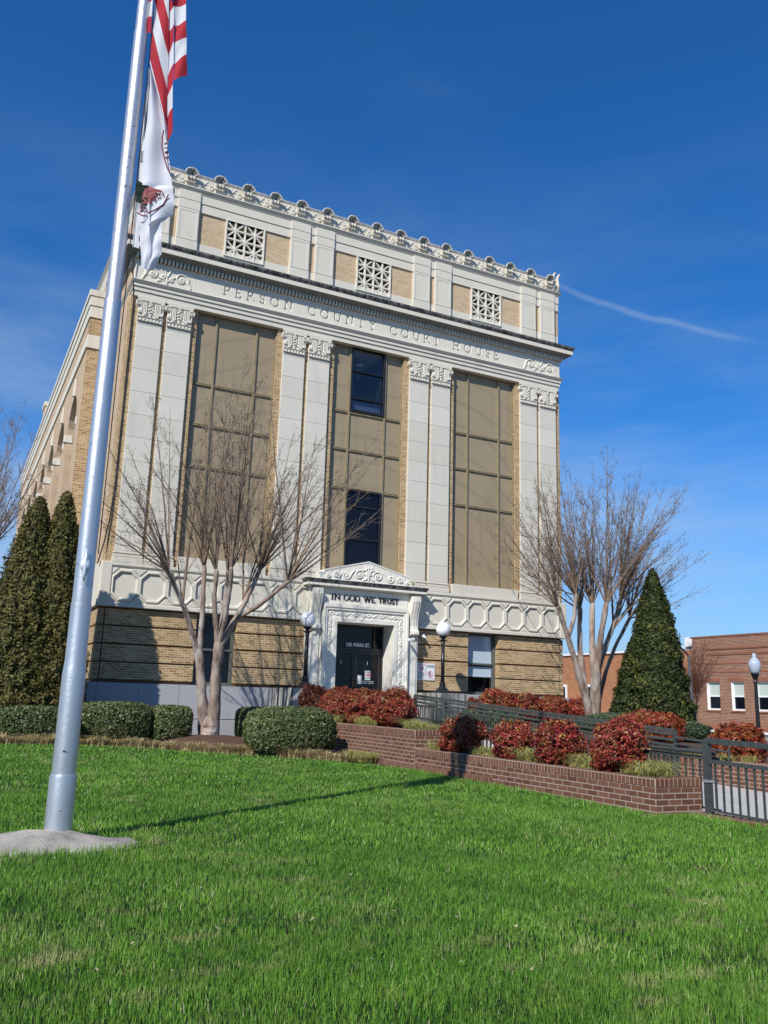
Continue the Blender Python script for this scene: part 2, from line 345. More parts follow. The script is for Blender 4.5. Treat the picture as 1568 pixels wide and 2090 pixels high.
def grassmat():
    q = MT(mat('grass_blades', (.06, .18, .02), .5, 0, .25)); a = q.attr('rnd'); h = q.attr('tip')
    c = q.ramp(a, [(0, (.036, .10, .013)), (.4, (.095, .245, .022)), (.75, (.20, .39, .045)), (.94, (.34, .48, .10)), (1, (.60, .54, .34))])
    n1 = q.noise(1.1, 5, .65); n2 = q.noise(3.2, 5, .7)
    c = q.mix(q.rng(n1, .42, .64, 0, .5), c, (.06, .17, .022)); c = q.mix(q.rng(n2, .46, .70, 0, .55), c, (.22, .37, .055))
    dry = q.ma('MULTIPLY', q.rng(q.noise(.55, 2, .5), .47, .58), q.rng(q.noise(2.6, 5, .7, (1, 1.9, 1)), .53, .66)); c = q.mix(q.ma('MULTIPLY', dry, .6), c, (.48, .41, .20))
    q.color(c); tr = q.n('ShaderNodeBsdfTranslucent'); q.l(c, tr.inputs[0]); x = q.n('ShaderNodeMixShader'); x.inputs[0].default_value = .16
    out = q.t.nodes['Material Output']; q.l(q.b.outputs[0], x.inputs[1]); q.l(tr.outputs[0], x.inputs[2]); q.l(x.outputs[0], out.inputs[0]); return q.m
M_grass = grassmat()
def barkmat(name, a, b, c_):
    q = MT(mat(name, a, .8)); n = q.noise(5, 6, .65, (1.6, 1.6, .35)); m = q.noise(2.5, 4, .6, (1, 1, .5))
    c = q.mix(q.rng(n, .38, .62), a, b); c = q.mix(q.rng(m, .48, .7, 0, .8), c, c_); k_ = q.noise(9, 4, .7, (1, 1, 1.4)); c = q.mix(q.rng(k_, .60, .68, 0, .7), c, tuple(x*.45 for x in b)); q.color(c); q.bump(n, .7, .03); return q.m
M_bark = barkmat('smooth_bark', (.40, .31, .25), (.17, .115, .085), (.50, .45, .40))
M_twig = simple('twig', (.27, .205, .16), .8)
M_pod = mat('seed_pod', (.07, .045, .03), .9)
M_redtwig = simple('red_twig', (.17, .07, .045), .8)

# ------------------------------------------------------------------ relief (height field) helpers
def dist_poly(X, Z, poly, maxd=.25):
    D = np.full(X.shape, 9.0)
    P = np.asarray(poly, float)
    x0, x1, z0, z1 = P[:, 0].min()-maxd, P[:, 0].max()+maxd, P[:, 1].min()-maxd, P[:, 1].max()+maxd
    m = (X > x0) & (X < x1) & (Z > z0) & (Z < z1)
    if not m.any(): return D
    x, z = X[m], Z[m]; d = np.full(x.shape, 9.0)
    for (ax, az), (bx, bz) in zip(P[:-1], P[1:]):
        vx, vz = bx-ax, bz-az; L = vx*vx+vz*vz+1e-12
        t = np.clip(((x-ax)*vx+(z-az)*vz)/L, 0, 1); d = np.minimum(d, np.hypot(x-ax-t*vx, z-az-t*vz))
    D[m] = d; return D
def ridge(X, Z, polys, wd, h):
    H = np.zeros(X.shape)
    for p in polys:
        d = dist_poly(X, Z, p, wd*1.2); H = np.maximum(H, h*np.sqrt(np.clip(1-(d/wd)**2, 0, 1)))
    return H
def relief(name, x0, x1, z0, z1, res, fn, y, material, parent, mask=None, off=(0, 0, 0), fx=0, skirt=.06):
    nx = max(2, int(round((x1-x0)/res))+1); nz = max(2, int(round((z1-z0)/res))+1)
    X, Z = np.meshgrid(np.linspace(x0, x1, nx), np.linspace(z0, z1, nz)); H = fn(X, Z)
    V = np.stack([X, y-H, Z], -1).reshape(-1, 3)
    i, j = np.meshgrid(np.arange(nx-1), np.arange(nz-1)); a = (j*nx+i).ravel()
    F = np.stack([a, a+1, a+nx+1, a+nx], -1)
    if mask is not None:
        cx = (X[:-1, :-1]+X[1:, 1:])/2; cz = (Z[:-1, :-1]+Z[1:, 1:])/2; F = F[mask(cx, cz).ravel()]
    # close the rim back to the wall
    b = len(V); ring = list(range(nx))+[k*nx+nx-1 for k in range(1, nz)]+[(nz-1)*nx+k for k in range(nx-2, -1, -1)]+[k*nx for k in range(nz-2, 0, -1)]
    if mask is None:
        B = V[ring].copy(); B[:, 1] = y+skirt; V = np.vstack([V, B]); n = len(ring)
        S = [(b+k, b+(k+1) % n, ring[(k+1) % n], ring[k]) for k in range(n)]; F = np.vstack([F, np.array(S)])
    V = V-np.array(off); o = np_mesh(name, V, F, material, parent, uv=True); return o
def spiral(cx, cz, r, turns, a0, cw=1, n=26, r1=.12):
    return [(cx+(r*(1-(1-r1)*t/n))*math.cos(a0+cw*turns*2*math.pi*t/n), cz+(r*(1-(1-r1)*t/n))*math.sin(a0+cw*turns*2*math.pi*t/n)) for t in range(n+1)]
def arc(cx, cz, rx, rz, a0, a1, n=10):
    return [(cx+rx*math.cos(R_(a0+(a1-a0)*t/n)), cz+rz*math.sin(R_(a0+(a1-a0)*t/n))) for t in range(n+1)]
def circ(cx, cz, r, n=14): return arc(cx, cz, r, r, 0, 360, n)
S_ = .1
GL = {  # strokes on a unit-high body: (advance, polylines)
 'P': (.62, [[(.1, 0), (.1, 1)], [(0, 1), (.3, 1)]+arc(.3, .74, .27, .26, 90, -90)[1:]+[(.1, .48)], [(0, 0), (.22, 0)]]),
 'E': (.58, [[(.1, 0), (.1, 1)], [(0, 1), (.5, 1), (.5, .9)], [(.1, .52), (.42, .52)], [(0, 0), (.53, 0), (.53, .12)]]),
 'R': (.72, [[(.1, 0), (.1, 1)], [(0, 1), (.3, 1)]+arc(.3, .75, .25, .25, 90, -90)[1:]+[(.1, .5)], [(.32, .5), (.62, 0), (.72, 0)], [(0, 0), (.22, 0)]]),
 'S': (.52, [arc(.26, .76, .2, .24, 20, 250)+arc(.26, .26, .22, .26, 80, -160)]),
 'O': (.92, [arc(.46, .5, .42, .5, 0, 360, 22)]),
 'N': (.86, [[(.12, 0), (.12, 1)], [(0, 1), (.12, 1), (.74, 0)], [(.74, 0), (.74, 1)], [(0, 0), (.24, 0)], [(.62, 1), (.86, 1)]]),
 'C': (.82, [arc(.46, .5, .42, .5, 42, 318, 20)]),
 'U': (.84, [[(.12, 1), (.12, .35)]+arc(.42, .34, .3, .34, 180, 360)+[(.72, 1)], [(0, 1), (.24, 1)], [(.6, 1), (.84, 1)]]),
 'T': (.72, [[(.36, 0), (.36, 1)], [(0, .86), (.02, 1), (.7, 1), (.72, .86)], [(.24, 0), (.48, 0)]]),
 'Y': (.78, [[(.08, 1), (.39, .5), (.7, 1)], [(.39, .5), (.39, 0)], [(0, 1), (.2, 1)], [(.58, 1), (.78, 1)], [(.27, 0), (.51, 0)]]),
 'H': (.84, [[(.12, 0), (.12, 1)], [(.72, 0), (.72, 1)], [(.12, .52), (.72, .52)], [(0, 0), (.24, 0)], [(0, 1), (.24, 1)], [(.6, 0), (.84, 0)], [(.6, 1), (.84, 1)]]),
 'I': (.3, [[(.15, 0), (.15, 1)], [(0, 0), (.3, 0)], [(0, 1), (.3, 1)]]),
 'G': (.88, [arc(.46, .5, .42, .5, 42, 320, 20)+[(.8, .42)], [(.62, .42), (.9, .42)]]),
 'D': (.86, [[(.12, 0), (.12, 1)], [(0, 1), (.4, 1)]+arc(.4, .5, .4, .5, 90, -90)[1:]+[(0, 0)]]),
 'V': (.8, [[(.08, 1), (.4, 0), (.72, 1)], [(0, 1), (.2, 1)], [(.6, 1), (.8, 1)]]),
 'W': (1.15, [[(.08, 1), (.34, 0), (.58, 1), (.84, 0), (1.08, 1)], [(0, 1), (.2, 1)], [(.95, 1), (1.15, 1)]]),
}
def layout(word, x0, x1, z0, h, fill=False):
    adv = [GL[c][0] for c in word]; tot = sum(adv); gap = ((x1-x0)/h-tot)/(max(1, len(word)-1)); sc = 1
    if fill: gap = .17; sc = ((x1-x0)/h-gap*(len(word)-1))/tot
    elif gap < .06: sc = ((x1-x0)/h-.06*(len(word)-1))/tot; gap = .06
    out = []; x = 0
    for c, a in zip(word, adv):
        for pl in GL[c][1]: out.append([(x0+h*(x+p[0]*sc), z0+h*p[1]) for p in pl])
        x += a*sc+gap
    return out
def text_part(name, txt, size, loc, material, parent, ext=.004, rot=(math.pi/2, 0, 0), align='LEFT', sx=1, bold=0):
    cu_ = bpy.data.curves.new(name, 'FONT'); cu_.body = txt; cu_.size = size; cu_.extrude = ext; cu_.align_x = align; cu_.space_line = .9; cu_.offset = bold
    t = bpy.data.objects.new(name, cu_); COL.objects.link(t); dg = bpy.context.evaluated_depsgraph_get()
    me = bpy.data.meshes.new_from_object(t.evaluated_get(dg)); bpy.data.objects.remove(t)
    o = bpy.data.objects.new(name, me); COL.objects.link(o); me.materials.clear(); me.materials.append(material); o.parent = parent; o.location = loc; o.rotation_euler = rot; o.scale = (sx, 1, 1); return o

# ------------------------------------------------------------------ ground
def gz(x, y):
    z = -1.5-.011*(x+9)+.006*(y+10)
    return z
def sheet(name, poly, material, zf, dz=0, step=None, kind='structure'):
    mb = MB(); n = len(poly); mb.add([(x, y, zf(x, y)+dz) for x, y in poly], [tuple(range(n))])
    o = mb.build(name, material); return tag(o, kind=kind)
BED = [(-24, -4.7), (-10.68, -4.62), (-9.68, -4.6), (-8.65, -4.66), (-7.69, -5.27), (-6.89, -6.3), (-6.02, -7.1), (-5.18, -7.9), (-4.41, -8.8), (-3.8, -9.9), (-3.62, -11.5)]
# ground: one sheet to the horizon, under everything
gm = MB()
gm.add([(-900, -900, -2.2), (900, -900, -2.2), (900, 900, -2.2), (-900, 900, -2.2)], [(0, 1, 2, 3)])
tag(gm.build('ground', M_asphalt), kind='structure')
# lawn: planar tilted sheet
sheet('lawn', [(-40, -60), (-2.6, -60), (-2.7, -18.5), (-2.82, -17.0), (-2.82, -16.5), (-3.4, -16.5), (-3.4, -9.9)]+[p for p in reversed(BED[:-2])]+[(-40, -4.7)], M_soil, gz, -.01)
sheet('planting_bed', [(-40, -4.7)]+BED[:-2]+[(-3.4, -9.9), (-3.4, 1), (-40, 1)], M_mulch, gz, -.004)
sheet('side_yard', [(-40, 1), (-8, 1), (-8, 60), (-40, 60)], M_soil, gz, -.02)
def wz(y): return -1.75+.03*(y+17) if y < -12 else -1.6+.055*(y+12)
wk = MB()
for a, b in ((-60, -17), (-17, -12), (-12, -1.9)): wk.add([(-2.85, a, wz(a)), (1.3, a, wz(a)), (1.3, b, wz(b)), (-2.85, b, wz(b))], [(0, 1, 2, 3)])
tag(wk.build('walkway', M_walk), kind='structure')
# street and pavement to the right of the courthouse
st = MB(); st.add([(20, -80, -2.05), (29, -80, -2.05), (29, 200, -2.05), (20, 200, -2.05)], [(0, 1, 2, 3)]); tag(st.build('pavement', M_walk), kind='structure')
yd = MB(); yd.add([(1.6, -60, -1.7), (20, -60, -2.0), (20, -17.5, -1.9), (1.6, -17.5, -1.5)], [(0, 1, 2, 3)]); yd.add([(1.6, -17.5, -1.35), (14, -17.5, -1.9), (14, 10, -1.2), (8.6, 10, -1.0), (8.6, -.1, -.85), (1.6, -.1, -.75), (1.6, -8, -1.1)], [(0, 1, 2, 3, 4, 5, 6)])
tag(yd.build('terrace_bed', M_mulch), kind='structure')
# mulch mound round the myrtle
mm = MB(); mm.sphere((-5.5, -2.7, -1.75), 1, 28, 10, (1.7, 1.5, .47)); tag(mm.build('mulch_mound', M_mulch, smooth=True), kind='structure')

# ------------------------------------------------------------------ lawn grass (nobody could count it)
def blades(n, pos, hgt, wid, lean=.35, base_z=None):
    x, y = pos; z = gz(x, y) if base_z is None else base_z
    a = RNG.uniform(0, 2*np.pi, n); ca, sa = np.cos(a), np.sin(a); b = RNG.uniform(0, 2*np.pi, n); l = np.abs(RNG.normal(0, lean, n))
    lx, ly = np.cos(b)*l*hgt, np.sin(b)*l*hgt; w2 = wid/2
    V = np.empty((n, 5, 3)); ex, ey = ca*w2, sa*w2
    V[:, 0] = np.stack([x-ex, y-ey, z], -1); V[:, 1] = np.stack([x+ex, y+ey, z], -1)
    V[:, 2] = np.stack([x-ex*.75+lx*.35, y-ey*.75+ly*.35, z+hgt*.55], -1); V[:, 3] = np.stack([x+ex*.75+lx*.35, y+ey*.75+ly*.35, z+hgt*.55], -1)
    V[:, 4] = np.stack([x+lx, y+ly, z+hgt*np.sqrt(np.clip(1-l*l*.5, .3, 1))], -1)
    F = (np.arange(n)*5)[:, None, None]+np.array([[0, 1, 3], [0, 3, 2], [2, 3, 4]])[None]
    return V.reshape(-1, 3), F.reshape(-1, 3)
bx = np.array([p[0] for p in BED]); by = np.array([p[1] for p in BED])
def lawn_ok(x, y):
    edge = np.interp(x, bx, by)
    ok = (y < edge-.02) & (x < -3.66) | ((y < -16.8) & (x < -2.95) & (y < -16.78-(x+2.95)*.0))
    pad = ((x+11.25)/1.03)**2+((y+17.64)/.385)**2 < 1
    return ok & ~pad & (x > -24)
VV = []; FF = []; AT = []; nb = 0
for r0, r1, dens, hh, ww in ((2.4, 5, 9500, .043, .0033), (5, 8, 5200, .045, .0043), (8, 12, 2400, .050, .007), (12, 17, 1200, .05, .010), (17, 27, 560, .05, .016)):
    th0, th1 = R_(-24), R_(84); area = (r1*r1-r0*r0)*(th1-th0)/2; n = int(area*dens)
    rr = np.sqrt(RNG.uniform(r0*r0, r1*r1, n)); th = RNG.uniform(th0, th1, n); x = CAM[0]+rr*np.sin(th); y = CAM[1]+rr*np.cos(th)
    k = lawn_ok(x, y); x, y = x[k], y[k]; n = len(x)
    clump = .5+.5*np.sin(x*5.1+np.sin(y*3.7)*1.7)*np.sin(y*4.3+np.sin(x*2.9)*1.9)
    h = hh*RNG.uniform(.5, 1.25, n)*(.75+.45*clump); v, f = blades(n, (x, y), h, ww*RNG.uniform(.7, 1.3, n), .38)
    VV.append(v); FF.append(f+nb); nb += len(v); AT.append(np.repeat(np.clip(RNG.normal(.38, .22, n)+.16*(clump-.5)+.13*np.sin(x*1.9+2*np.sin(y*1.3))*np.sin(y*2.3+x*.7)+(RNG.random(n) < .014)*.8, 0, 1), 5))
# tall tufts round the flagpole footing and along the wall foot
n = 2600; t = RNG.uniform(0, 2*np.pi, n); x = -11.25+np.cos(t)*(1.03+RNG.uniform(0, .12, n)); y = -17.64+np.sin(t)*(.38+RNG.uniform(0, .1, n)); v, f = blades(n, (x, y), .085*RNG.uniform(.6, 1.3, n), .005*np.ones(n), .4)
VV.append(v); FF.append(f+nb); nb += len(v); AT.append(np.repeat(RNG.uniform(.2, .9, n), 5))
V = np.vstack(VV); F = np.vstack(FF); print('blades', len(V)//5)
tag(np_mesh('grass', V, F, M_grass, attrs={'rnd': np.concatenate(AT)}), 'bright green mown lawn grass with small straw patches', 'grass', kind='stuff')

n = 420; rr = 2.6+16*RNG.random(n)**1.4; th = RNG.uniform(R_(-20), R_(70), n); x = CAM[0]+rr*np.sin(th); y = CAM[1]+rr*np.cos(th); k = lawn_ok(x, y); x, y = x[k], y[k]; n = len(x)
P = np.stack([x, y, gz(x, y)+.035+.02*RNG.random(n)], -1); a = RNG.uniform(0, 6.28, n); s_ = RNG.uniform(.008, .018, n); e1 = np.stack([np.cos(a), np.sin(a), RNG.normal(0, .4, n)], -1)*s_[:, None]; e2 = np.stack([-np.sin(a), np.cos(a), RNG.normal(0, .4, n)], -1)*s_[:, None]*.5
V = np.stack([P-e1, P+e2, P+e1, P-e2], 1).reshape(-1, 3); M_litter = simple('dry_leaf', (.50, .42, .28), .8, 0, .5, 3)
tag(np_mesh('leaf_litter', V, np.arange(n*4).reshape(-1, 4), M_litter), 'scattered pale dry leaf scraps lying in the lawn', 'leaf litter', kind='stuff')

# ------------------------------------------------------------------ courthouse
OFF = (0, 0, -1.5)
house = thing('courthouse', 'tall courthouse with tan brick, pale stone pilasters and carved PERSON COUNTY COURT HOUSE frieze', 'building', (0, 0, -1.5))
def part(mb, name, m, parent=None, smooth=False, bevel=0):
    o = mb.build(name, m, parent or house, smooth=smooth, bevel=bevel)
    if parent is None: o.location = (0, 0, 1.5)
    return o
def rel(*a, **k):
    p = a[9]; o = relief(*a, **k)
    if p is house: o.location = (0, 0, 1.5)
    return o
C3 = (-4.77, 0, 4.77); HW = 1.35
# granite
g = MB(); g.box(-8.42, -2.97, -.05, 1.2, -.96, 0); g.box(2.97, 8.42, -.05, 1.2, -.96, 0); g.box(-8.42, -2.97, .001, 1.2, -.98, -.96); g.box(2.97, 8.42, .001, 1.2, -.98, -.96)
g.box(-8.47, -2.97, -.1, 1.2, -1.9, -.98); g.box(2.97, 8.47, -.1, 1.2, -1.9, -.98); g.box(-8.4, 8.4, 1.2, 19.9, -1.9, -.003); part(g, 'granite_plinth', M_granite, bevel=.008)
# rusticated brick base
for a, c in [(-8.05, -5.40), (-4.14, -1.93), (1.93, 4.14), (5.40, 8.05)]:
    b = MB()
    for k in range(4):
        z0, z1 = .09+.51*k, .55+.51*k
        b.box(a, c, .1, .49, z0, z1)
        if a < -8: b.box(-8.26, -8.075, .14, .5, z0, z1); b.box(-8.26, -7.9, .5, 2.9, z0, z1)
        if c > 8: b.box(8.075, 8.26, .14, .5, z0, z1); b.box(7.9, 8.26, .5, 2.9, z0, z1)
    part(b, 'base_wall', M_tanbrick, bevel=.006)
b = MB()
for a, c in [(-8.19, -5.43), (-4.11, -1.9), (1.9, 4.11), (5.43, 8.19)]: b.box(a, c, .17, .8, .003, 2.118)
b.box(-8.19, 8.19, .9, 19.8, .001, 2.118); part(b, 'backing_wall', simple('groove_shade_brown', (.16, .09, .045), .9))  # dark backing colour paints shade into the grooves between the brick bands
# base windows
def base_window(cx, blind):
    f = MB()
    for a, c, z0, z1 in ((cx-.65, cx-.57, .0, 2.11), (cx+.57, cx+.65, 0, 2.11), (cx-.57, cx+.57, 2.03, 2.11), (cx-.57, cx+.57, .0, .10), (cx-.57, cx+.57, 1.02, 1.09)): f.box(a, c, .32, .44, z0+.004, z1)
    f.box(cx-.57, cx-.52, .35, .42, .1, 2.03); f.box(cx+.52, cx+.57, .35, .42, .1, 2.03)
    w_ = part(f, 'window', M_greyframe, bevel=.004); p = MB(); p.box(cx-.55, cx+.55, .395, .4, .08, 2.05); part(p, 'pane', M_clear if blind else M_glass, w_)
    if blind:
        s = MB(); s.box(cx-.56, cx+.56, .42, .425, 1.05, 2.06); s.box(cx-.56, cx+.56, .42, .425, .62, .98); part(s, 'blind', M_blind, w_)
        v = MB(); v.box(cx-.62, cx+.62, .7, .72, 0, 2.1); part(v, 'dark_interior', M_void, w_)
base_window(-4.77, False); base_window(4.77, True)
# octagon band
def oct_h(X, Z):
    H = np.zeros(X.shape); ins = (np.abs(X) < 8.0) & (Z > 2.235) & (Z < 3.30)
    u = (X-.4) % .8-.4; u = np.where(True, ((X+8.0) % .8)-.4, u); v = Z-2.745
    s = np.maximum(np.maximum(np.abs(u)-.33, np.abs(v)-.385), (np.abs(u)+np.abs(v)-.535)*.7071)
    ring = np.clip(1-np.abs(s-.035)/.05, 0, 1)
    H = np.where(ins, np.where(s < 0, -.055, np.where(s < .07, .0, -.05)), 0)
    tri = ins & (s > .11) & (np.abs(v) < .49) & (np.abs(v) > .30) & ((np.abs(v)-.30) > (.4-np.abs(u))*.9-.03)
    H = np.where(tri, -.012, H)
    fr = ins & ((np.abs(X) > 7.97) | (Z < 2.26) | (Z > 3.275)); H = np.where(fr, -.03, H); return H
ob = MB(); ob.slab(8.19, .03, 2.9, 2.12, 3.395, .0, .0); part(ob, 'stone_belt_core', M_band)
for a, c in ((-8.29, -1.95), (1.95, 8.29)): rel('octagon_band', a, c, 2.122, 3.398, .0155, oct_h, -.05, M_band, house, skirt=.12)
for x0, x1 in ((-8.35, -8.191), (8.191, 8.35)): cb = MB(); cb.box(x0, x1, .02, 2.9, 2.123, 3.39); part(cb, 'corner_block', M_band, bevel=.01)
# pilaster bases and sills
for cx in C3: sb = MB(); sb.box(cx-HW-.03, cx+HW+.03, -.03, .5, 3.40, 3.735); part(sb, 'window_sill', M_stone, bevel=.008)
PX = [s*(c+o) for s in (-1, 1) for c in (7.145, 2.385) for o in (-.449, .449)]; PX = sorted(PX)
def capital_h(X, Z):
    x, z = X, Z-10.9; H = np.zeros(x.shape); ax = np.abs(x)
    H += np.where((z > .0) & (z < .03) & (ax < .4), .045, 0); H += np.where((z > .14) & (z < .17) & (ax < .4), .04, 0)
    H += np.where((z > .05) & (z < .12) & (ax < .38) & (((x*9.5) % 1) < .55), .03, 0)
    H += np.where((z > .66) & (ax < .42), .05, 0)
    fl = (z > .28) & (z < .64) & (ax > .11) & (ax < .31); H += np.where(fl, .015+.035*np.abs(np.sin((ax-.11)*np.pi/.05)), 0)
    H += np.where((z > .25) & (z < .28) & (ax > .1) & (ax < .32), .05, 0)
    leaf = (ax < .085*np.clip((z-.18)/.2, .2, 1)) & (z > .18) & (z < .6); H += np.where(leaf, .03+.02*np.sin(z*60+ax*40), 0)
    polys = [spiral(-.38, .57, .095, 1.4, R_(30), 1), spiral(.38, .57, .095, 1.4, R_(150), -1), spiral(0, .6, .06, 1.2, R_(90), 1), spiral(-.2, .2, .05, 1, 0, 1), spiral(.2, .2, .05, 1, math.pi, -1), spiral(-.33, .3, .05, 1, 1.5, 1), spiral(.33, .3, .05, 1, 1.5, -1)]
    polys = [[(a, c+.0) for a, c in p] for p in polys]
    H = np.maximum(H, ridge(x, z, polys, .026, .06)); return H
cap_me = None
for i, px in enumerate(PX):
    m = MB(); m.box(px-.386, px+.386, -.002, .3, 3.752, 10.905); pl = part(m, 'pilaster', M_stonej, bevel=.008)
    m = MB(); x0, x1 = px-.386, px+.386
    m.box(x0-.055, x1+.055, -.05, .3, 3.401, 3.56); m.box(x0-.045, x1+.045, -.045, .3, 3.565, 3.62); m.box(x0-.02, x1+.02, -.02, .3, 3.625, 3.66); m.box(x0-.04, x1+.04, -.038, .3, 3.665, 3.72); m.box(x0-.015, x1+.015, -.015, .3, 3.722, 3.75)
    part(m, 'pilaster_base', M_stone, pl, bevel=.012)
    if cap_me is None:
        c = relief('capital', -.47, .47, 10.9, 11.66, .0135, capital_h, -.012, M_stone, pl, mask=lambda x, z: (np.abs(x) < .392) | ((z-10.9 > .44) & (z-10.9 < .7) & (np.hypot(np.abs(x)-.38, z-11.47) < .115)), skirt=.02); cap_me = c.data
    else: c = bpy.data.objects.new('capital', cap_me); COL.objects.link(c); c.parent = pl
    c.location = (px, 0, 0)
    m = MB(); m.box(px-.388, px+.388, -.008, .3, 10.905, 11.69); m.tube([(px-.38, -.03, 11.47), (px-.38, .1, 11.47)], .085, 12); m.tube([(px+.38, -.03, 11.47), (px+.38, .1, 11.47)], .085, 12); m.box(px-.43, px+.43, -.055, .3, 11.63, 11.695); part(m, 'capital_block', M_stone, pl)
# brick between the pilasters
b = MB(); edges = [-8.2, -4.77-HW, -4.77+HW, -HW, HW, 4.77-HW, 4.77+HW, 8.2]
for i in range(0, 8, 2): b.box(edges[i], edges[i+1], .08, .7, 3.396, 11.7)
part(b, 'upper_wall', M_tanbrick)
b = MB(); b.box(-8.2, -7.4, .7, 3.0, 3.396, 15.08); b.box(7.4, 8.2, .7, 19.9, 3.396, 15.08); b.box(-7.4, 7.4, 2.5, 19.9, 2.2, 15.3); b.box(-8.2, -7.4, 3.0, 19.9, 2.2, 15.08); part(b, 'side_wall', M_sidebrick)
# window bays
def bay(cx, middle):
    w_ = MB(); rows = [3.74, 6.64, 7.99, 9.33, 11.74]
    for a, c in ((cx-HW-.02, cx-HW+.045), (cx+HW-.045, cx+HW+.02)): w_.box(a, c, .17, .3, 3.735, 11.74)
    for xx in (cx-.68, cx+.68): w_.box(xx-.035, xx+.035, .185, .3, 3.74, 11.74)
    for z in rows: w_.box(cx-HW, cx+HW, .192, .3, z-.045, z-.008); w_.box(cx-HW, cx+HW, .2, .3, z+.008, z+.04)
    f = part(w_, 'window_frame', M_mull, bevel=.004)
    p = MB(); cols = [cx-HW, cx-.68, cx+.68, cx+HW]
    for i in range(3):
        for j in range(4):
            if middle and i == 1 and j in (0, 3): continue
            p.box(cols[i]+.02, cols[i+1]-.02, .245, .3, rows[j]+.01, rows[j+1]-.01)
    part(p, 'infill_panel', M_panel, f)
    if middle:
        for z0, z1, cuts in ((3.74, 6.62, (4.95, 6.05)), (9.36, 11.74, (9.86, 10.85))):
            m = MB(); m.box(cx-.66, cx-.59, .16, .3, z0, z1); m.box(cx+.59, cx+.66, .16, .3, z0, z1); m.box(cx-.59, cx+.59, .16, .3, z1-.07, z1); m.box(cx-.59, cx+.59, .16, .3, z0, z0+.09)
            for c in cuts: m.box(cx-.59, cx+.59, .17, .29, c-.03, c+.03)
            o = part(m, 'sash', M_black, f, bevel=.005)
            q = MB(); q.box(cx-.6, cx+.6, .235, .24, z0+.05, z1-.03); part(q, 'pane', M_clear if z0 > 9 else M_glass, f)
            if z0 > 9:
                q = MB(); q.box(cx-.7, cx+.7, 2.3, 2.35, z0-.5, z1+.3); q.box(cx-1.3, cx-.7, .31, 2.35, z0-.5, z1+.3); q.box(cx+.7, cx+1.4, .31, 2.35, z0-.5, z1+.3); q.box(cx-.7, cx+.7, .31, 2.35, z1+.1, z1+.3); q.box(cx-.7, cx+.7, .31, 2.35, z0-.5, z0-.1); part(q, 'dark_room', M_void, f)
                q = MB(); q.beam((-.08, .75, 11.35), (.46, 2.0, 11.35), .22, .05); part(q, 'ceiling_light', M_gfixture, f)
                q = MB(); q.box(cx-.55, cx+.55, .30, .32, z0+.1, z0+.42); part(q, 'grey_board', mat('grey_board', (.06, .075, .11), .5), f)
for i, cx in enumerate(C3): bay(cx, i == 1)
# architrave, frieze, cornice
a = MB(); a.slab(8.1, 0, 3.2, 11.70, 11.86, .02, .02); a.slab(8.1, 0, 3.2, 11.865, 11.995, .055, .055); a.slab(8.1, 0, 3.2, 12.0, 12.10, .09, .09); a.slab(8.1, 0, 3.2, 12.105, 12.19, .11, .17)
part(a, 'architrave', M_stone, bevel=.006)
def frieze_h(X, Z):
    H = np.zeros(X.shape); L = []
    for wd, x0, x1 in (('PERSON', -5.36, -3.0), ('COUNTY', -2.43, .12), ('COURT', .70, 2.71), ('HOUSE', 3.30, 5.3)): L += layout(wd, x0, x1, 12.40, .325)
    Dm = np.full(X.shape, 9.0)
    for p_ in L: Dm = np.minimum(Dm, dist_poly(X, Z, p_, .06))
    H = -.05*np.clip((.027-Dm)/.011, 0, 1)
    sc = []
    for s in (-1, 1):
        c = 7.2*s
        sc += [spiral(c-.45, 12.53, .2, 1.5, R_(200), -1), spiral(c+.45, 12.53, .22, 1.5, R_(-20), 1), circ(c-.45, 12.53, .045), circ(c+.45, 12.53, .045), [(c-.75, 12.3), (c-.68, 12.45), (c-.66, 12.6)], [(c+.75, 12.3), (c+.69, 12.45), (c+.68, 12.6)],
               [(c, 12.3), (c, 12.5), (c-.08, 12.7)], [(c, 12.5), (c+.1, 12.74)], [(c-.2, 12.72), (c-.1, 12.6), (c, 12.5)], [(c-.25, 12.45), (c-.1, 12.42), (c, 12.35), (c+.15, 12.5), (c+.25, 12.55)], circ(c-.12, 12.5, .05), circ(c+.13, 12.44, .05), [(c-.3, 12.32), (c-.2, 12.36)]]
    H = np.maximum(H, 0)+np.minimum(H, 0)+ridge(X, Z, sc, .03, .035)
    for xj in (-6.25, -2.72, .42, 3.0, 6.25): H = np.where(np.abs(X-xj) < .008, -.012, H)
    return H
rel('frieze', -8.15, 8.15, 12.19, 12.86, .0115, frieze_h, -.05, M_frieze, house, skirt=.06)
a = MB(); a.slab(8.1, .06, 3.2, 12.19, 12.86, .0, .0); a.box(-8.155, -8.101, -.04, 3.2, 12.192, 12.858); a.box(8.101, 8.155, -.04, 3.2, 12.192, 12.858); a.slab(8.1, 0, 3.2, 12.862, 12.90, .06, .08); part(a, 'frieze_core', M_frieze)
cn = MB(); cn.slab(8.14, 0, 3.3, 13.150, 13.30, .40, .40)
cor = part(cn, 'cornice', M_stone)
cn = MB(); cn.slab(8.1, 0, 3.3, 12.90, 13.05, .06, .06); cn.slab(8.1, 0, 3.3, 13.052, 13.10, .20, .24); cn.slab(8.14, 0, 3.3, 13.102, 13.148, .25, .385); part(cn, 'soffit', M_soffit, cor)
d = MB(); x = -8.2
d.box(-8.2, 8.2, -.09, -.072, 13.02, 13.051)
while x < 8.2: d.box(x, x+.066, -.19, -.065, 12.915, 13.05); x += .122
part(d, 'dentils', M_stone, cor)
for s in (-1, 1):
    d = MB(); y = 0
    while y < 3.2: d.box(min(s*8.28, s*8.16), max(s*8.28, s*8.16), y, y+.066, 12.915, 13.05); y += .122
    part(d, 'dentils', M_stone, cor)
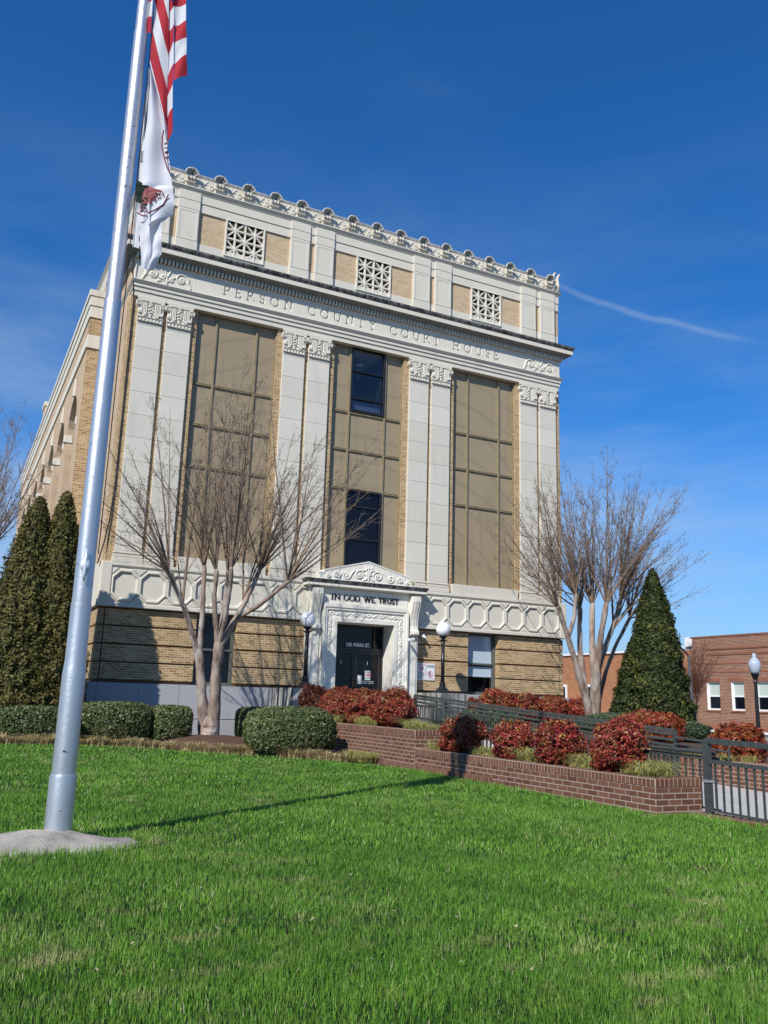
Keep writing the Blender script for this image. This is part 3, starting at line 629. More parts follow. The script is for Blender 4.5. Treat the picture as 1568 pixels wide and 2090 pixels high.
c = MB(); c.slab(8.14, 0, 3.3, 13.302, 13.38, .405, .45); c.slab(8.14, 0, 3.3, 13.381, 13.45, .455, .47)
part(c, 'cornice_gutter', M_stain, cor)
# parapet storey
p = MB(); p.slab(8.17, .04, 12, 13.45, 13.985, 0, 0); p.slab(8.17, .02, 12, 15.08, 15.39, .01, .01); p.slab(8.17, .0, 12, 15.395, 15.70, .015, .015); part(p, 'parapet_band', M_stone, bevel=.006)
p = MB()
gx = [(-8.2, -4.77-.68), (-4.77+.68, -.68), (.68, 4.77-.68), (4.77+.68, 8.19)]
for a_, c_ in gx: p.box(a_, c_, .06, .6, 13.985, 15.08)
p.box(-8.19, -7.9, .6, 12, 13.985, 15.08); p.box(7.9, 8.19, .6, 12, 13.985, 15.08); p.box(-7.9, 7.9, 1.2, 12, 13.985, 15.08); part(p, 'parapet_wall', M_paperbrick)
def pier_h(X, Z):
    x = X; z = Z; ins = (np.abs(x) < .245) & (z > 14.05) & (z < 14.98); H = np.where(ins, -.02, 0)
    H = np.where(ins & ((np.abs(x) > .228) | (z > 14.96)), -.032, H); H = np.where(ins & (np.abs(z-14.45) < .006), -.03, H); H = np.where(ins & (np.abs(x-.05) < .006) & (z < 14.75) & (z > 14.45), -.03, H); return H
pm = None
for s in (-1, 1):
    for c_ in (7.155, 2.385):
        for o_ in (-.455, .455):
            px = s*c_+o_; m = MB(); m.box(px-.352, px+.352, -.045, .5, 13.45, 15.08); m.box(px-.352, px+.352, -.055, .5, 15.082, 15.392); m.box(px-.352, px+.352, -.065, .5, 15.397, 15.698); pr_ = part(m, 'parapet_pier', M_stone, bevel=.006)
            if pm is None: q = relief('sunk_panel', -.34, .34, 13.99, 15.07, .014, pier_h, -.05, M_stone, pr_, skirt=.004); pm = q.data
            else: q = bpy.data.objects.new('sunk_panel', pm); COL.objects.link(q); q.parent = pr_
            q.location = (px, 0, 0)
def grille(cx):
    z0, z1 = 13.80, 15.13; hw = .68; g = MB(); cw = 2*hw/4; ch = (z1-z0)/4
    g.box(cx-hw, cx-hw+.05, .0, .14, z0, z1); g.box(cx+hw-.05, cx+hw, .0, .14, z0, z1); g.box(cx-hw+.05, cx+hw-.05, .0, .14, z0, z0+.05); g.box(cx-hw+.05, cx+hw-.05, .0, .14, z1-.05, z1)
    for k in (1, 2, 3): g.box(cx-hw+cw*k-.026, cx-hw+cw*k+.026, .02, .14, z0+.05, z1-.05); g.box(cx-hw+.05, cx+hw-.05, .024, .136, z0+ch*k-.026, z0+ch*k+.026)
    for i in range(4):
        for j in range(4):
            a_, c_ = (cx-hw+cw*i, z0+ch*j), (cx-hw+cw*(i+1), z0+ch*(j+1))
            if (i+j) % 2 == 0: g.beam((a_[0], .08, a_[1]), (c_[0], .08, c_[1]), .09, .045)
            else: g.beam((a_[0], .083, c_[1]), (c_[0], .083, a_[1]), .09, .045)
    o = part(g, 'stone_grille', stone_grille); v = MB(); v.box(cx-hw, cx+hw, .62, .66, z0-.1, z1+.1); part(v, 'dark_opening', M_void, o)
stone_grille = stone_mat('cream_stone', (.76, .71, .60))
for cx in C3: grille(cx)
co = MB(); co.slab(8.17, 0, 12, 15.70, 15.76, .03, .06); co.slab(8.17, 0, 12, 15.762, 15.83, .07, .12); co.slab(8.17, 0, 12, 15.832, 15.90, .10, .04); part(co, 'coping', M_stone)
PIT = .9613
def crest_h(X, Z):
    H = np.zeros(X.shape); z = Z-15.90; u = ((X+PIT*20) % PIT)  # shells at u=0
    polys = [spiral(.25, .13, .11, 1.5, R_(160), -1), spiral(.70, .12, .10, 1.5, R_(20), 1), [(.30, .02), (.40, .12), (.50, .25), (.58, .33)], circ(.25, .13, .025), circ(.70, .12, .025), [(.1, .03), (.16, .2), (.12, .3)], [(.86, .05), (.82, .2), (.86, .3)], [(.42, .05), (.5, .1), (.6, .03)]]
    H = ridge(u, z, polys, .022, .035)
    fl = (z > .2) & (z < .38) & (u > .38) & (u < .78); H = np.maximum(H, np.where(fl, .022*np.abs(np.sin(u*np.pi/.045)), 0)); return H
crest = rel('parapet_crest', -8.12, 8.12, 15.90, 16.33, .0135, crest_h, -.0, M_stone, house, skirt=.14)
m = MB(); m.box(-8.1, 8.1, -.02, .13, 16.31, 16.37); m.tube([(-8.1, .02, 16.37), (8.1, .02, 16.37)], .05, 10); part(m, 'crest_rail', M_rail)
for a, c in ((-8.12, -7.98), (7.98, 8.12)): m = MB(); m.box(a, c, .14, 6, 15.9, 16.33); part(m, 'crest_return', M_stone)
# scallop shells
def shell_mesh():
    n = 9; vs = []; fs = []; R = .205; S = 18; rings = 5
    for i in range(rings+1):
        t = i/rings
        for k in range(S+1):
            a = math.pi*(1.18*k/S-.09); rib = 1+.055*abs(math.sin(a*n/2+.2)); r = R*t*rib
            vs.append((r*math.cos(a), -.16*t**2-.02-.025*math.cos(a*n)*t, .03+r*math.sin(a)*.95))
    for i in range(rings):
        for k in range(S): a = i*(S+1)+k; fs.append((a, a+1, a+S+2, a+S+1))
    m = MB(); m.add(vs, fs); return m
sm = shell_mesh(); s0 = None
for k in range(-8, 9):
    if s0 is None:
        s0 = sm.build('shell', M_shell, house, smooth=True); md = s0.modifiers.new('t', 'SOLIDIFY'); md.thickness = .02
        lo_ = MB(); lo_.prism([(-.15, -.2), (.15, -.2), (.17, -.02), (.12, .04), (-.12, .04), (-.17, -.02)], -.07, .05)
        for q_ in (-.1, 0, .1): lo_.sphere((q_, -.09, -.07), .05, 10, 6, (1, 1, 1.3))
        lo_.tube([(.215*math.cos(R_(a)), -.17, .03+.205*math.sin(R_(a))) for a in range(-10, 191, 20)], .02, 6)
        leafb = lo_.build('shell_leaf', M_stone, s0); sc_ = s0
    else:
        sc_ = s0.copy(); COL.objects.link(sc_); sc_.parent = house; lb = leafb.copy(); COL.objects.link(lb); lb.parent = sc_
    sc_.location = (k*PIT, -.03, 16.22+1.5)
for s in (-1, 1):
    m = MB()
    for q, zt in ((7.93, 16.66), (8.14, 16.64)):
        m.tube([(s*q, -.02, 15.9), (s*(q+.02), -.03, 16.2), (s*(q-.02), -.03, 16.42), (s*(q+.01), -.04, zt-.08), (s*(q+.05), -.06, zt)], [.075, .065, .06, .05, .03], 10); m.sphere((s*(q+.05), -.07, zt-.02), .05, 10, 6)
    part(m, 'corner_scroll', M_stone, smooth=True)
# rear wing on the left
XW = -9.02
m = MB(); yc0 = 5.35; pit = 3.57
NW = 7; ends = [3.0]+[yc0+pit*(k+.5) for k in range(NW-1)]+[32.5]
for k in range(NW):
    yc = yc0+pit*k; y0, y1 = ends[k], ends[k+1]; h = 1.18
    ar = [(yc+h*math.cos(R_(a)), 8.72+h*math.sin(R_(a))) for a in range(0, 181, 15)]
    m.prism([(y0, -1.5), (y0, 10.88), (y1, 10.88), (y1, -1.5), (yc+h, -1.5)]+ar+[(yc-h, -1.5)], XW, XW+.62, 'x')
wing = part(m, 'wing_side_wall', M_sidebrick)
m = MB(); m.box(XW+.001, -8.0, 3.0-.001, 3.35, -1.5, 10.878); m.box(XW, -8.0, 3.0, 3.35, 11.35, 11.97); part(m, 'wing_front_wall', M_tanbrick)
m = MB(); m.box(XW, XW+.35, 3.35, 32.5, 11.35, 11.97); m.box(XW+.36, -8.0, 32.2, 32.5, -1.5, 11.9); part(m, 'wing_attic_wall', M_sidebrick)
m = MB(); m.box(XW-.05, -8.0, 2.95, 32.55, 10.88, 11.10); m.box(XW-.03, -8.0, 2.97, 32.53, 11.105, 11.348); m.box(XW-.04, -8.0, 2.96, 32.54, 11.972, 12.38); m.box(XW-.07, -8.0, 2.93, 32.57, 12.385, 12.72); m.box(XW-.11, -8.0, 2.9, 32.6, 12.725, 12.94); part(m, 'wing_stone_band', M_stone, bevel=.01)
m = MB(); m.box(-8.4, 8, 19.9, 32.2, -1.5, 12.5); part(m, 'rear_block', M_sidebrick)
for k in range(NW):
    yc = yc0+pit*k; h = 1.18; f = MB()
    for r in (h-.02, h-.22): f.tube([(XW+.42, yc+r*math.cos(R_(a)), 8.72+r*math.sin(R_(a))) for a in range(0, 181, 15)], .035, 6)
    for a in (45, 90, 135): f.tube([(XW+.42, yc, 8.72), (XW+.42, yc+h*math.cos(R_(a)), 8.72+h*math.sin(R_(a)))], .025, 5)
    f.box(XW+.26, XW+.48, yc-h, yc+h, 8.5, 8.72); f.box(XW+.30, XW+.46, yc-h, yc+h, 8.28, 8.5)
    o = part(f, 'arched_window', M_white)
    f = MB(); f.box(XW+.50, XW+.53, yc-h, yc+h, 3.5, 9.95); part(f, 'pane', M_glass, o)
    f = MB(); f.box(XW+.40, XW+.49, yc-h, yc-h+.07, 3.5, 8.3); f.box(XW+.40, XW+.49, yc+h-.07, yc+h, 3.5, 8.3); f.box(XW+.40, XW+.49, yc-.04, yc+.04, 3.5, 8.3)
    f.box(XW+.44, XW+.49, yc-h, yc+h, 3.5, 6.9); part(f, 'lower_panel', M_mull, o)
    f = MB(); f.box(XW-.07, XW+.12, yc-.09, yc+.09, 9.88, 10.3); f.box(XW-.045, XW+.1, yc-.05, yc+.05, 10.301, 10.55); part(f, 'keystone', M_stone, o, bevel=.02)
    for q_ in (-h-.09, h+.07): f = MB(); f.box(XW-(.02 if q_ < 0 else .09), XW+.2, yc+q_-.11, yc+q_+.11, 8.50, 8.78); part(f, 'impost_block', M_stone, o, bevel=.02)
m = MB(); m.box(-9.0, -8.3, 20, 21, 11.9, 14.0); ch = part(m, 'chimney', M_sidebrick); m = MB(); m.box(-9.05, -8.25, 19.95, 21.05, 14.0, 14.22); part(m, 'chimney_cap', M_stone, ch)
m = MB(); m.box(-7.8, 7.8, 3.2, 11.9, 15.2, 15.5); part(m, 'roof', M_asphalt)
# ---- entrance
def sur_h(X, Z):
    d = np.where((np.abs(X) < 1.02) & (Z > 2.13), Z-2.13, np.where(Z > 2.13, np.maximum(np.abs(X)-1.02, Z-2.13), np.abs(X)-1.02))
    H = np.zeros(X.shape); H = np.where((d > .14) & (d < .165), -.02, H)
    t = np.where(Z > 2.13+np.abs(np.abs(X)-1.02)*0, 0, 0)
    top = (Z-2.13) > (np.abs(X)-1.02); s = np.where(top, X, Z)  # coordinate along the border
    c = d-.245; car = (d > .165) & (d < .325)
    vine = np.abs(c-.045*np.sin(s*np.pi/.16)); fl = np.hypot(c, ((s+40.0) % .48)-.24)
    hv = np.where(vine < .018, .02, 0); hv = np.maximum(hv, np.where((fl < .065) & (fl > .03), .024, 0)); hv = np.maximum(hv, np.where(np.abs(c+.03*np.sin(s*np.pi/.055)) < .014, .015, 0))
    H = np.where(car, -.018+hv, H); H = np.where((d > .325) & (d < .345), -.025, H); H = np.where((d > .345), .025, H); H = np.where(d > .43, .055, H); return H
rel('door_surround', -1.52, 1.52, -.9, 2.65, .0135, sur_h, -.33, M_marble, house, mask=lambda x, z: (np.abs(x) > 1.02) | (z > 2.13))
e = MB()
for s in (-1, 1):
    e.box(min(s*1.02, s*1.53), max(s*1.02, s*1.53), -.328 if False else -.30, .3, -.9, 2.13); e.box(min(s*1.025, s*1.04), max(s*1.025, s*1.04), -.33, .55, -.9, 2.13)
    a_, c_ = sorted((s*1.53, s*1.95)); e.box(a_, c_, -.24, .2, -.9, 3.17)
    a_, c_ = sorted((s*1.60, s*1.88)); e.box(a_, c_, -.275, -.238, -.2, 1.75)
e.box(-1.53, 1.53, -.30, .6, 2.135, 2.66); e.box(-1.5, 1.5, -.36, -.3, 2.64, 2.70); e.box(-1.53, 1.53, -.26, .2, 2.66, 3.17)
part(e, 'entrance_wall', M_marble, bevel=.008)
def console(s):
    m = MB(); pr = [(-.24, 3.12), (-.52, 3.12), (-.53, 2.95), (-.47, 2.75), (-.40, 2.55), (-.35, 2.35), (-.33, 2.15), (-.36, 2.03), (-.42, 1.97), (-.43, 1.88), (-.38, 1.83), (-.30, 1.83), (-.24, 1.86)]
    cx = s*1.76
    for k in range(4): a_ = cx-.15+.075*k; m.prism([(q[0]+(.02 if k in (0, 3) else 0), q[1]) for q in pr], a_+.008, a_+.067, 'x')
    m.prism([(q[0]+.03, q[1]) for q in pr], cx-.15, cx+.15, 'x'); m.sphere((cx, -.27, 1.74), .09, 12, 8, (.9, .7, 1.1)); return part(m, 'bracket', M_marble)
console(-1); console(1)
m = MB(); m.slab(1.95, -.24, .3, 3.18, 3.22, .02, .05); m.slab(1.97, -.3, .3, 3.222, 3.30, .16, .16); part(m, 'door_hood', M_marble)
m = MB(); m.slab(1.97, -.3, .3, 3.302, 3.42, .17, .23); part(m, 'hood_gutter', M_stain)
ped = [(-1.72, 3.42), (1.72, 3.42), (1.72, 3.66), (1.58, 3.66), (1.58, 3.74), (0, 4.14), (-1.58, 3.74), (-1.58, 3.66), (-1.72, 3.66)]
m = MB(); m.prism(ped, -.38, .1); part(m, 'pediment', M_marble, bevel=.012)
def ped_in(X, Z, g=.0): return (Z > 3.42+g) & (Z < 4.14-np.abs(X)*.253-g) & (np.abs(X) < 1.72-g) & ~((np.abs(X) > 1.58-g) & (Z > 3.66-g))
def ped_h(X, Z):
    ax = np.abs(X); inn = ped_in(X, Z, .055); H = np.where(inn, -.03, 0)
    P = [spiral(.33, 3.66, .17, 1.6, R_(170), -1), spiral(.80, 3.62, .14, 1.5, R_(190), 1), spiral(1.16, 3.59, .10, 1.4, R_(170), -1), spiral(1.43, 3.56, .07, 1.2, R_(190), 1), circ(.33, 3.66, .03), circ(.8, 3.62, .03), [(.5, 3.8), (.6, 3.7), (.68, 3.55)], [(.92, 3.72), (1.0, 3.6), (1.06, 3.52)], [(0, 3.48), (0, 3.95)], [(.02, 3.7), (.1, 3.85), (.12, 3.95)], [(.02, 3.6), (.12, 3.52), (.2, 3.5)], circ(.0, 3.72, .07), [(.05, 3.9), (.12, 3.82), (.22, 3.84)]]
    return np.maximum(H, np.where(inn, -.03+ridge(ax, Z, P, .026, .055), 0))
rel('pediment_carving', -1.72, 1.72, 3.42, 4.14, .013, ped_h, -.392, M_marble, house, mask=lambda x, z: ped_in(x, z))
m = MB(); m.box(1.6, 1.68, -.41, -.39, 3.5, 3.6); part(m, 'badge', mat('mossy_bronze', (.30, .28, .08), .6))
# IN GOD WE TRUST, heavy serif letters fixed proud of the wall
def bold_strokes(mb, polys, h, yf, th=.02):
    k = 0
    for pl in polys:
        for (ax, az), (bx_, bz) in zip(pl[:-1], pl[1:]):
            L = math.hypot(bx_-ax, bz-az)
            if L < 1e-5: continue
            vert = abs(bz-az)/L; wd = h*(.075+.17*vert**1.5); tx, tz = (bx_-ax)/L, (bz-az)/L; e_ = wd*.3 if len(pl) > 2 else 0
            a0 = (ax-tx*e_, az-tz*e_); a1 = (bx_+tx*e_, bz+tz*e_); nx, nz = -tz*wd/2, tx*wd/2; k += 1; y0 = yf-(k % 9)*.0006
            mb.prism([(a0[0]-nx, a0[1]-nz), (a1[0]-nx, a1[1]-nz), (a1[0]+nx, a1[1]+nz), (a0[0]+nx, a0[1]+nz)], y0-th, y0)
for wd, x0, x1 in (('IN', -1.24, -.93), ('GOD', -.80, -.24), ('WE', -.10, .31), ('TRUST', .45, 1.17)):
    m = MB(); bold_strokes(m, layout(wd, x0, x1, 2.825, .17, True), .17, -.262); part(m, 'motto_lettering', M_black)
# doors
m = MB(); m.box(-1.02, 1.02, .45, .5, 2.05, 2.13)
for a_, c_ in ((-1.02, -.95), (.95, 1.02)): m.box(a_, c_, .45, .6, -.9, 2.05)
m.box(-.95, .95, .45, .58, 1.28, 1.38); m.box(.66, .72, .46, .58, 1.38, 2.05); df = part(m, 'door_frame', M_door, bevel=.004)
m = MB(); m.box(-.95, .95, .53, .535, 1.38, 2.05); part(m, 'transom_pane', M_glass, df)
for a_, c_ in ((-.945, -.005), (.005, .945)):
    m = MB(); m.box(a_, a_+.09, .48, .54, -.8, 1.275); m.box(c_-.09, c_, .48, .54, -.8, 1.275); m.box(a_+.09, c_-.09, .48, .54, 1.19, 1.275); m.box(a_+.09, c_-.09, .48, .54, -.8, -.55)
    d_ = part(m, 'door', M_door, df, bevel=.004); m = MB(); m.box(a_+.07, c_-.07, .505, .51, -.7, 1.22); part(m, 'pane', M_glass, d_)
    m = MB(); xx = c_-.05 if a_ < 0 else a_+.05; m.tube([(xx, .47, .1), (xx, .42, .12), (xx, .42, .42), (xx, .47, .44)], .015, 6); part(m, 'handle', mat('brass', (.35, .2, .12), .35, 1), d_)
    m = MB(); m.box((a_+c_)/2-.008, (a_+c_)/2+.008, .50, .504, .85, .95); part(m, 'sticker', M_white, d_)
t_ = text_part('address_lettering', '105 MAIN ST.', .165, (-.36, .44, 1.42+1.5), M_white, house, .002, sx=.93, bold=.004)
t_.data.materials.clear(); t_.data.materials.append(mat('grey_letters', (.80, .82, .84), .5))
M_ink = mat('sign_ink', (.03, .03, .05), .7); M_redink = mat('sign_red', (.6, .02, .03), .7)
m = MB(); m.box(.40, .60, .494, .502, .36, .66); m2 = part(m, 'open_sign', M_white, df); text_part('sign_lettering', 'DON\'T', .07, (.42, .49, .59), M_ink, df, .001); text_part('sign_lettering', 'NOT', .1, (.42, .49, .49), M_redink, df, .001, bold=.004); text_part('sign_lettering', 'ENTER', .055, (.42, .49, .40), M_ink, df, .001)
text_part('hours_lettering', 'MONDAY - FRIDAY\n8:30 a.m. - 5:00 p.m.', .055, (.5, .49, .29), M_white, df, .001, align='CENTER')
m = MB(); m.box(.13, .27, .47, .479, .22, .50); part(m, 'notice_card', M_white, df)
m = MB(); m.box(-.95, .95, 1.2, 1.25, -.8, 2.1); m.box(-1.02, 1.02, -.3, 1.2, -.9, -.8); part(m, 'dark_lobby', M_void)
# entrance podium and steps
for a, c in ((-2.965, -1.96), (1.96, 2.965)): m = MB(); m.box(a, c, -1.75, -.06, -1.9, -.002); part(m, 'podium', M_granstreak, bevel=.01)
m = MB(); m.box(-1.958, 1.958, -1.7, .4, -1.9, -.82)
for k in range(3): m.box(-1.958, 1.958, -1.7-.3*(k+1), -1.7-.3*k, -1.9, -.82-.12*(k+1))
part(m, 'entrance_steps', M_granite, bevel=.01)
# small things on the wall
m = MB(); m.tube([(2.28, .1, 1.88), (2.28, -.02, 1.88)], .05, 12); m.sphere((2.28, -.05, 1.86), .062, 14, 8); m.tube([(2.28, -.05, 1.86), (2.34, -.13, 1.80)], .035, 10)
o = m.build('security_camera', M_white, None, smooth=True); tag(o, 'white dome security camera on the brick beside the entrance', 'camera')
m = MB(); m.tube([(1.50, -.42, 1.70), (1.50, -.5, 1.67), (1.52, -.58, 1.66)], [.03, .05, .045], 10); o = m.build('floodlight', M_white); tag(o, 'small white spotlight under the right entrance bracket', 'light')
m = MB(); m.box(2.02, 2.06, .02, .09, 0.0, 1.75); 
# notice sign
sg = thing('wall_sign', 'white double notice sign with red and blue print on the tan brick wall', 'sign', (2.45, .09, .42))
m = MB(); m.box(-.35, .35, -.02, 0, 0, .56); m.build('sign_board', M_white, sg, bevel=.003)
def sign_text(txt, size, x, z, m_, al='CENTER'): text_part('sign_lettering', txt, size, (x, -.023, z), m_, sg, .001, align=al)
M_blueink = mat('sign_blue', (.03, .05, .2), .7)
sign_text('NOTICE', .075, -.175, .475, M_redink); sign_text('No Smoking\nNo Firearms\nNo Weapons\nNo Alcohol\nallowed on\nthese premises', .045, -.175, .23, M_ink)
sign_text('NO CELL PHONES\nALLOWED INSIDE\nTHE COURTHOUSE', .036, .175, .485, M_blueink); sign_text('VIOLATORS WILL BE FINED', .022, .175, .04, M_blueink)
m = MB()
for c_, r in ((-.175, .07), (.175, .1)):
    zc = .37 if c_ < 0 else .2
    m.tube([(c_+r*math.cos(R_(a)), -.024, zc+r*math.sin(R_(a))) for a in range(0, 361, 20)], .007, 5); m.beam((c_-r*.7, -.024, zc+r*.7), (c_+r*.7, -.024, zc-r*.7), .004, .014)
m.build('prohibition_ring', M_redink, sg)
m = MB(); m.box(.14, .19, -.0245, -.021, .14, .26); m.box(-.2, -.15, -.0245, -.021, .35, .39); m.build('pictogram', M_ink, sg)
m = MB(); m.box(-.004, .004, -.0235, -.02, .01, .55); m.build('divider', M_ink, sg)
# cable loop on the left corner
m = MB(); pts = [(-8.31, -.2, 13.0), (-8.25, -.12, 12.3), (-8.13, .04, 11.6), (-8.13, .05, 8), (-8.14, .05, 5.6), (-8.2, .03, 4.6), (-8.3, .0, 3.9), (-8.42, -.02, 3.3)]
m.tube(pts, .018, 6); o = m.build('wall_cable', M_black); tag(o, 'thin black cable hanging down the left corner of the courthouse', 'cable')

# ------------------------------------------------------------------ lamp posts beside the door
def globe_lamp():
    t = thing('globe_lamp', 'black post lamp with weathered white globe, left of the courthouse door', 'lamp post', (-2.36, -1.2, 0), 'globe lamps flanking the door')
    m = MB(); m.box(-.3, .3, -.3, .3, 0, .05); m.lathe([(.26, .05), (.2, .1), (.13, .17), (.09, .22), (.11, .25), (.085, .29), (.1, .32), (.07, .36)], seg=20); m.build('base', M_black, t, smooth=False)
    m = MB(); m.lathe([(.065, .34), (.055, 1.55)], seg=18); m.build('post', M_black, t, smooth=True)
    m = MB(); m.lathe([(.055, 1.55), (.075, 1.58), (.06, 1.62), (.10, 1.66), (.06, 1.70), (.07, 1.74), (.125, 1.78), (.13, 1.82)], seg=18)
    for k in range(4):
        a = math.pi/4+k*math.pi/2; m.sphere((.11*math.cos(a), .11*math.sin(a), 1.68), .03, 8, 6)
    m.build('collar', M_black, t)
    m = MB(); m.sphere((0, 0, 2.03), .235, 28, 18); m.build('globe', M_globe, t, smooth=True); return t
gl = globe_lamp(); g2 = copy_tree(gl); g2.location = (2.36, -1.2, 0); g2['label'] = 'black post lamp with clean white globe, right of the courthouse door'

# ------------------------------------------------------------------ flagpole
FX, FY, FB = -10.93, -17.45, -1.42
fp = thing('flagpole', 'thick silver painted steel flagpole standing on a concrete footing in the lawn', 'flagpole', (FX, FY, FB))
m = MB(); prof = [(.112, -.05), (.112, .43), (.108, .455), (.099, .46), (.098, 1.28), (.094, 1.33), (.088, 1.42), (.087, 1.86), (.087, 1.90), (.082, 1.905), (.080, 4.75), (.079, 4.80), (.071, 4.81), (.070, 6.3), (.077, 7.78), (.068, 7.80), (.066, 12.0), (.05, 12.0+.01)]
prof = [(r, z) for r, z in prof]; prof[11:] = [(.079, 4.80), (.071, 4.81), (.069, 7.78), (.064, 7.80), (.060, 14.0)]
m.lathe(prof, seg=40); o = m.build('pole', M_pole, fp, smooth=True); md = o.modifiers.new('e', 'EDGE_SPLIT'); md.split_angle = R_(40)
# cleat
m = MB(); th = R_(-98); cx_, cy_ = .085*math.cos(th), .085*math.sin(th)
m.tube([(cx_*1.3, cy_*1.3, 2.09), (cx_*1.45, cy_*1.45, 2.16), (cx_*1.4, cy_*1.4, 2.28), (cx_*1.3, cy_*1.3, 2.37)], [.008, .013, .013, .009], 8); m.sphere((cx_*1.25, cy_*1.25, 2.23), .06, 14, 8, (.75, .45, 1)); m.tube([(cx_*.8, cy_*.8, 2.23), (cx_*1.3, cy_*1.3, 2.23)], .02, 8)
m.build('cleat', mat('pale_cleat', (.75, .77, .80), .4, .4), fp, smooth=True)
m = MB(); cx_, cy_ = .10, -.035; m.tube([(cx_, cy_, 5.6), (cx_, cy_, 14)], .006, 5); m.tube([(cx_+.03, cy_, 6.0), (cx_+.035, cy_, 14)], .006, 5); m.tube([(cx_-.005, cy_, 2.35), (cx_, cy_, 5.6)], .005, 5); m.tube([(cx_+.03, cy_-.01, 6.3), (cx_+.03, cy_-.01, 6.42)], .016, 8); m.build('halyard', M_black, fp)
# footing
m = MB(); n_ = 40; vs = [(-11.3, -17.62, -1.405)]; rings = [(.16, .40, -1.412), (.35, .60, -1.44), (.55, .78, -1.475), (.8, .9, -1.49), (1.0, 1.0, -1.56)]
fv = []; 
for fr, fr2, zz in rings:
    for k in range(n_):
        a = 2*math.pi*k/n_; fv.append((-11.25+1.06*fr*math.cos(a)+(.25*(1-fr)), -17.64+.40*fr2*math.sin(a)+(.12*(1-fr)), zz+.008*math.sin(5*a+fr*9)+.006*math.sin(11*a)))
fs = [(0, 1+k, 1+(k+1) % n_) for k in range(n_)]
for r in range(len(rings)-1):
    for k in range(n_): fs.append((1+r*n_+k, 1+(r+1)*n_+k, 1+(r+1)*n_+(k+1) % n_, 1+r*n_+(k+1) % n_))
vs[0] = (-11.0, -17.5, -1.40); o = MB().add(vs+fv, fs).build('pole_footing', M_conc, smooth=True); tag(o, 'rough concrete footing around the foot of the flagpole', 'footing')

# flags: folded cloth hanging from the halyard; coordinates (u right, z up) in metres in the cloth plane
EX = Vector((.893, -.45, 0)).normalized(); EN = Vector((.45, .893, 0)).normalized()
PYZ = [(-37, 7), (131.3, 6), (308, 5), (494, 4), (690, 3)]
def fz(py): return float(np.interp(py, [-400, -204, -37, 131.3, 308, 494, 690], [9.3, 8.03, 7, 6, 5, 4, 3]))
def fu(px, py):
    z = fz(py); pc = float(np.interp(z, [3, 4, 5, 6, 7, 8, 9.3], [229.9, 250.2, 269.5, 287.9, 305.4, 322, 342])); return (px-pc)*float(np.interp(z, [3, 9], [8.13, 9.41]))/1751.6
def F2(q): px, py = 200+q[0]*.268, q[1]*.268; return fu(px, py), fz(py)-FB  # layout units measured off the photo crop
def interp_line(line, t):
    L = np.array(line, float); c = np.linspace(0, 1, len(L)); return np.array([np.interp(t, c, L[:, k]) for k in range(L.shape[1])])
def cloth(name, left, right, parent, material, dep, wav=(.02, 2), nu=10, nv=40, sfun=None):
    V = []; S = []
    for j in range(nv+1):
        t = j/nv; l, r = interp_line(left, t), interp_line(right, t)
        for i in range(nu+1):
            s = i/nu; q = l*(1-s)+r*s; u, z = F2(q[:2]); d = dep[0]*(1-s)+dep[1]*s+wav[0]*math.sin(s*math.pi*wav[1]+t*3.0)+.008*math.sin(t*17+s*4)
            P = EX*u+EN*d; V.append((P.x, P.y, z)); S.append(q[2] if len(q) > 2 else 0)
    F = [(j*(nu+1)+i, j*(nu+1)+i+1, (j+1)*(nu+1)+i+1, (j+1)*(nu+1)+i) for j in range(nv) for i in range(nu)]
    return np_mesh(name, V, F, material, parent, {'stripe': S}, smooth=True)
def stripemat():
    q = MT(mat('striped_cloth', (.6, .05, .06), .75, 0, .1)); a = q.attr('stripe'); f = q.ma('FLOORED_MODULO', a, 2.0); g_ = q.ma('LESS_THAN', f, 1.0)
    c = q.mix(g_, (.80, .80, .82), (.52, .045, .06)); q.color(c)
    tr = q.n('ShaderNodeBsdfTranslucent'); q.l(c, tr.inputs[0]); x = q.n('ShaderNodeMixShader'); x.inputs[0].default_value = .35; out = q.t.nodes['Material Output']; q.l(q.b.outputs[0], x.inputs[1]); q.l(tr.outputs[0], x.inputs[2]); q.l(x.outputs[0], out.inputs[0]); return q.m
M_stripe = stripemat()
def clothmat(name, col, tr_=.35):
    q = MT(mat(name, col, .75, 0, .1)); n = q.noise(4, 3, .5, (3, 3, .6)); c = q.mix(q.rng(n, .4, .7, 0, .25), col, tuple(x*.85 for x in col)); q.color(c)
    t = q.n('ShaderNodeBsdfTranslucent'); q.l(c, t.inputs[0]); x = q.n('ShaderNodeMixShader'); x.inputs[0].default_value = tr_; out = q.t.nodes['Material Output']; q.l(q.b.outputs[0], x.inputs[1]); q.l(t.outputs[0], x.inputs[2]); q.l(x.outputs[0], out.inputs[0]); return q.m
us = thing('striped_flag', 'limp red and white striped flag with a bit of blue, above the white flag', 'flag', (FX, FY, FB))
cloth('cloth', [(600, -620, -5.6), (600, -200, -2.7), (600, 190, 0), (600, 325, 1), (600, 480, 2), (600, 622, 3)], [(678, -600, -5.6), (684, -200, -2.6), (688, 140, 0), (690, 262, 1), (692, 395, 2), (694, 541, 3)], us, M_stripe, (.0, .06), (.02, 1))
cloth('cloth', [(558, -620, -5.8), (558, -200, -2.9), (552, 215, 0), (549, 372, 1), (541, 560, 2), (536, 715, 3), (537, 880, 4), (545, 1075, 5)], [(602, -620, -5.6), (602, -200, -2.7), (601, 185, 0), (601, 325, 1), (600, 480, 2), (594, 650, 3), (592, 825, 4), (589, 1000, 5)], us, M_stripe, (.05, .01), (.015, 1))
def sl1(x, y): return (x-465-.25*(y-60))/72
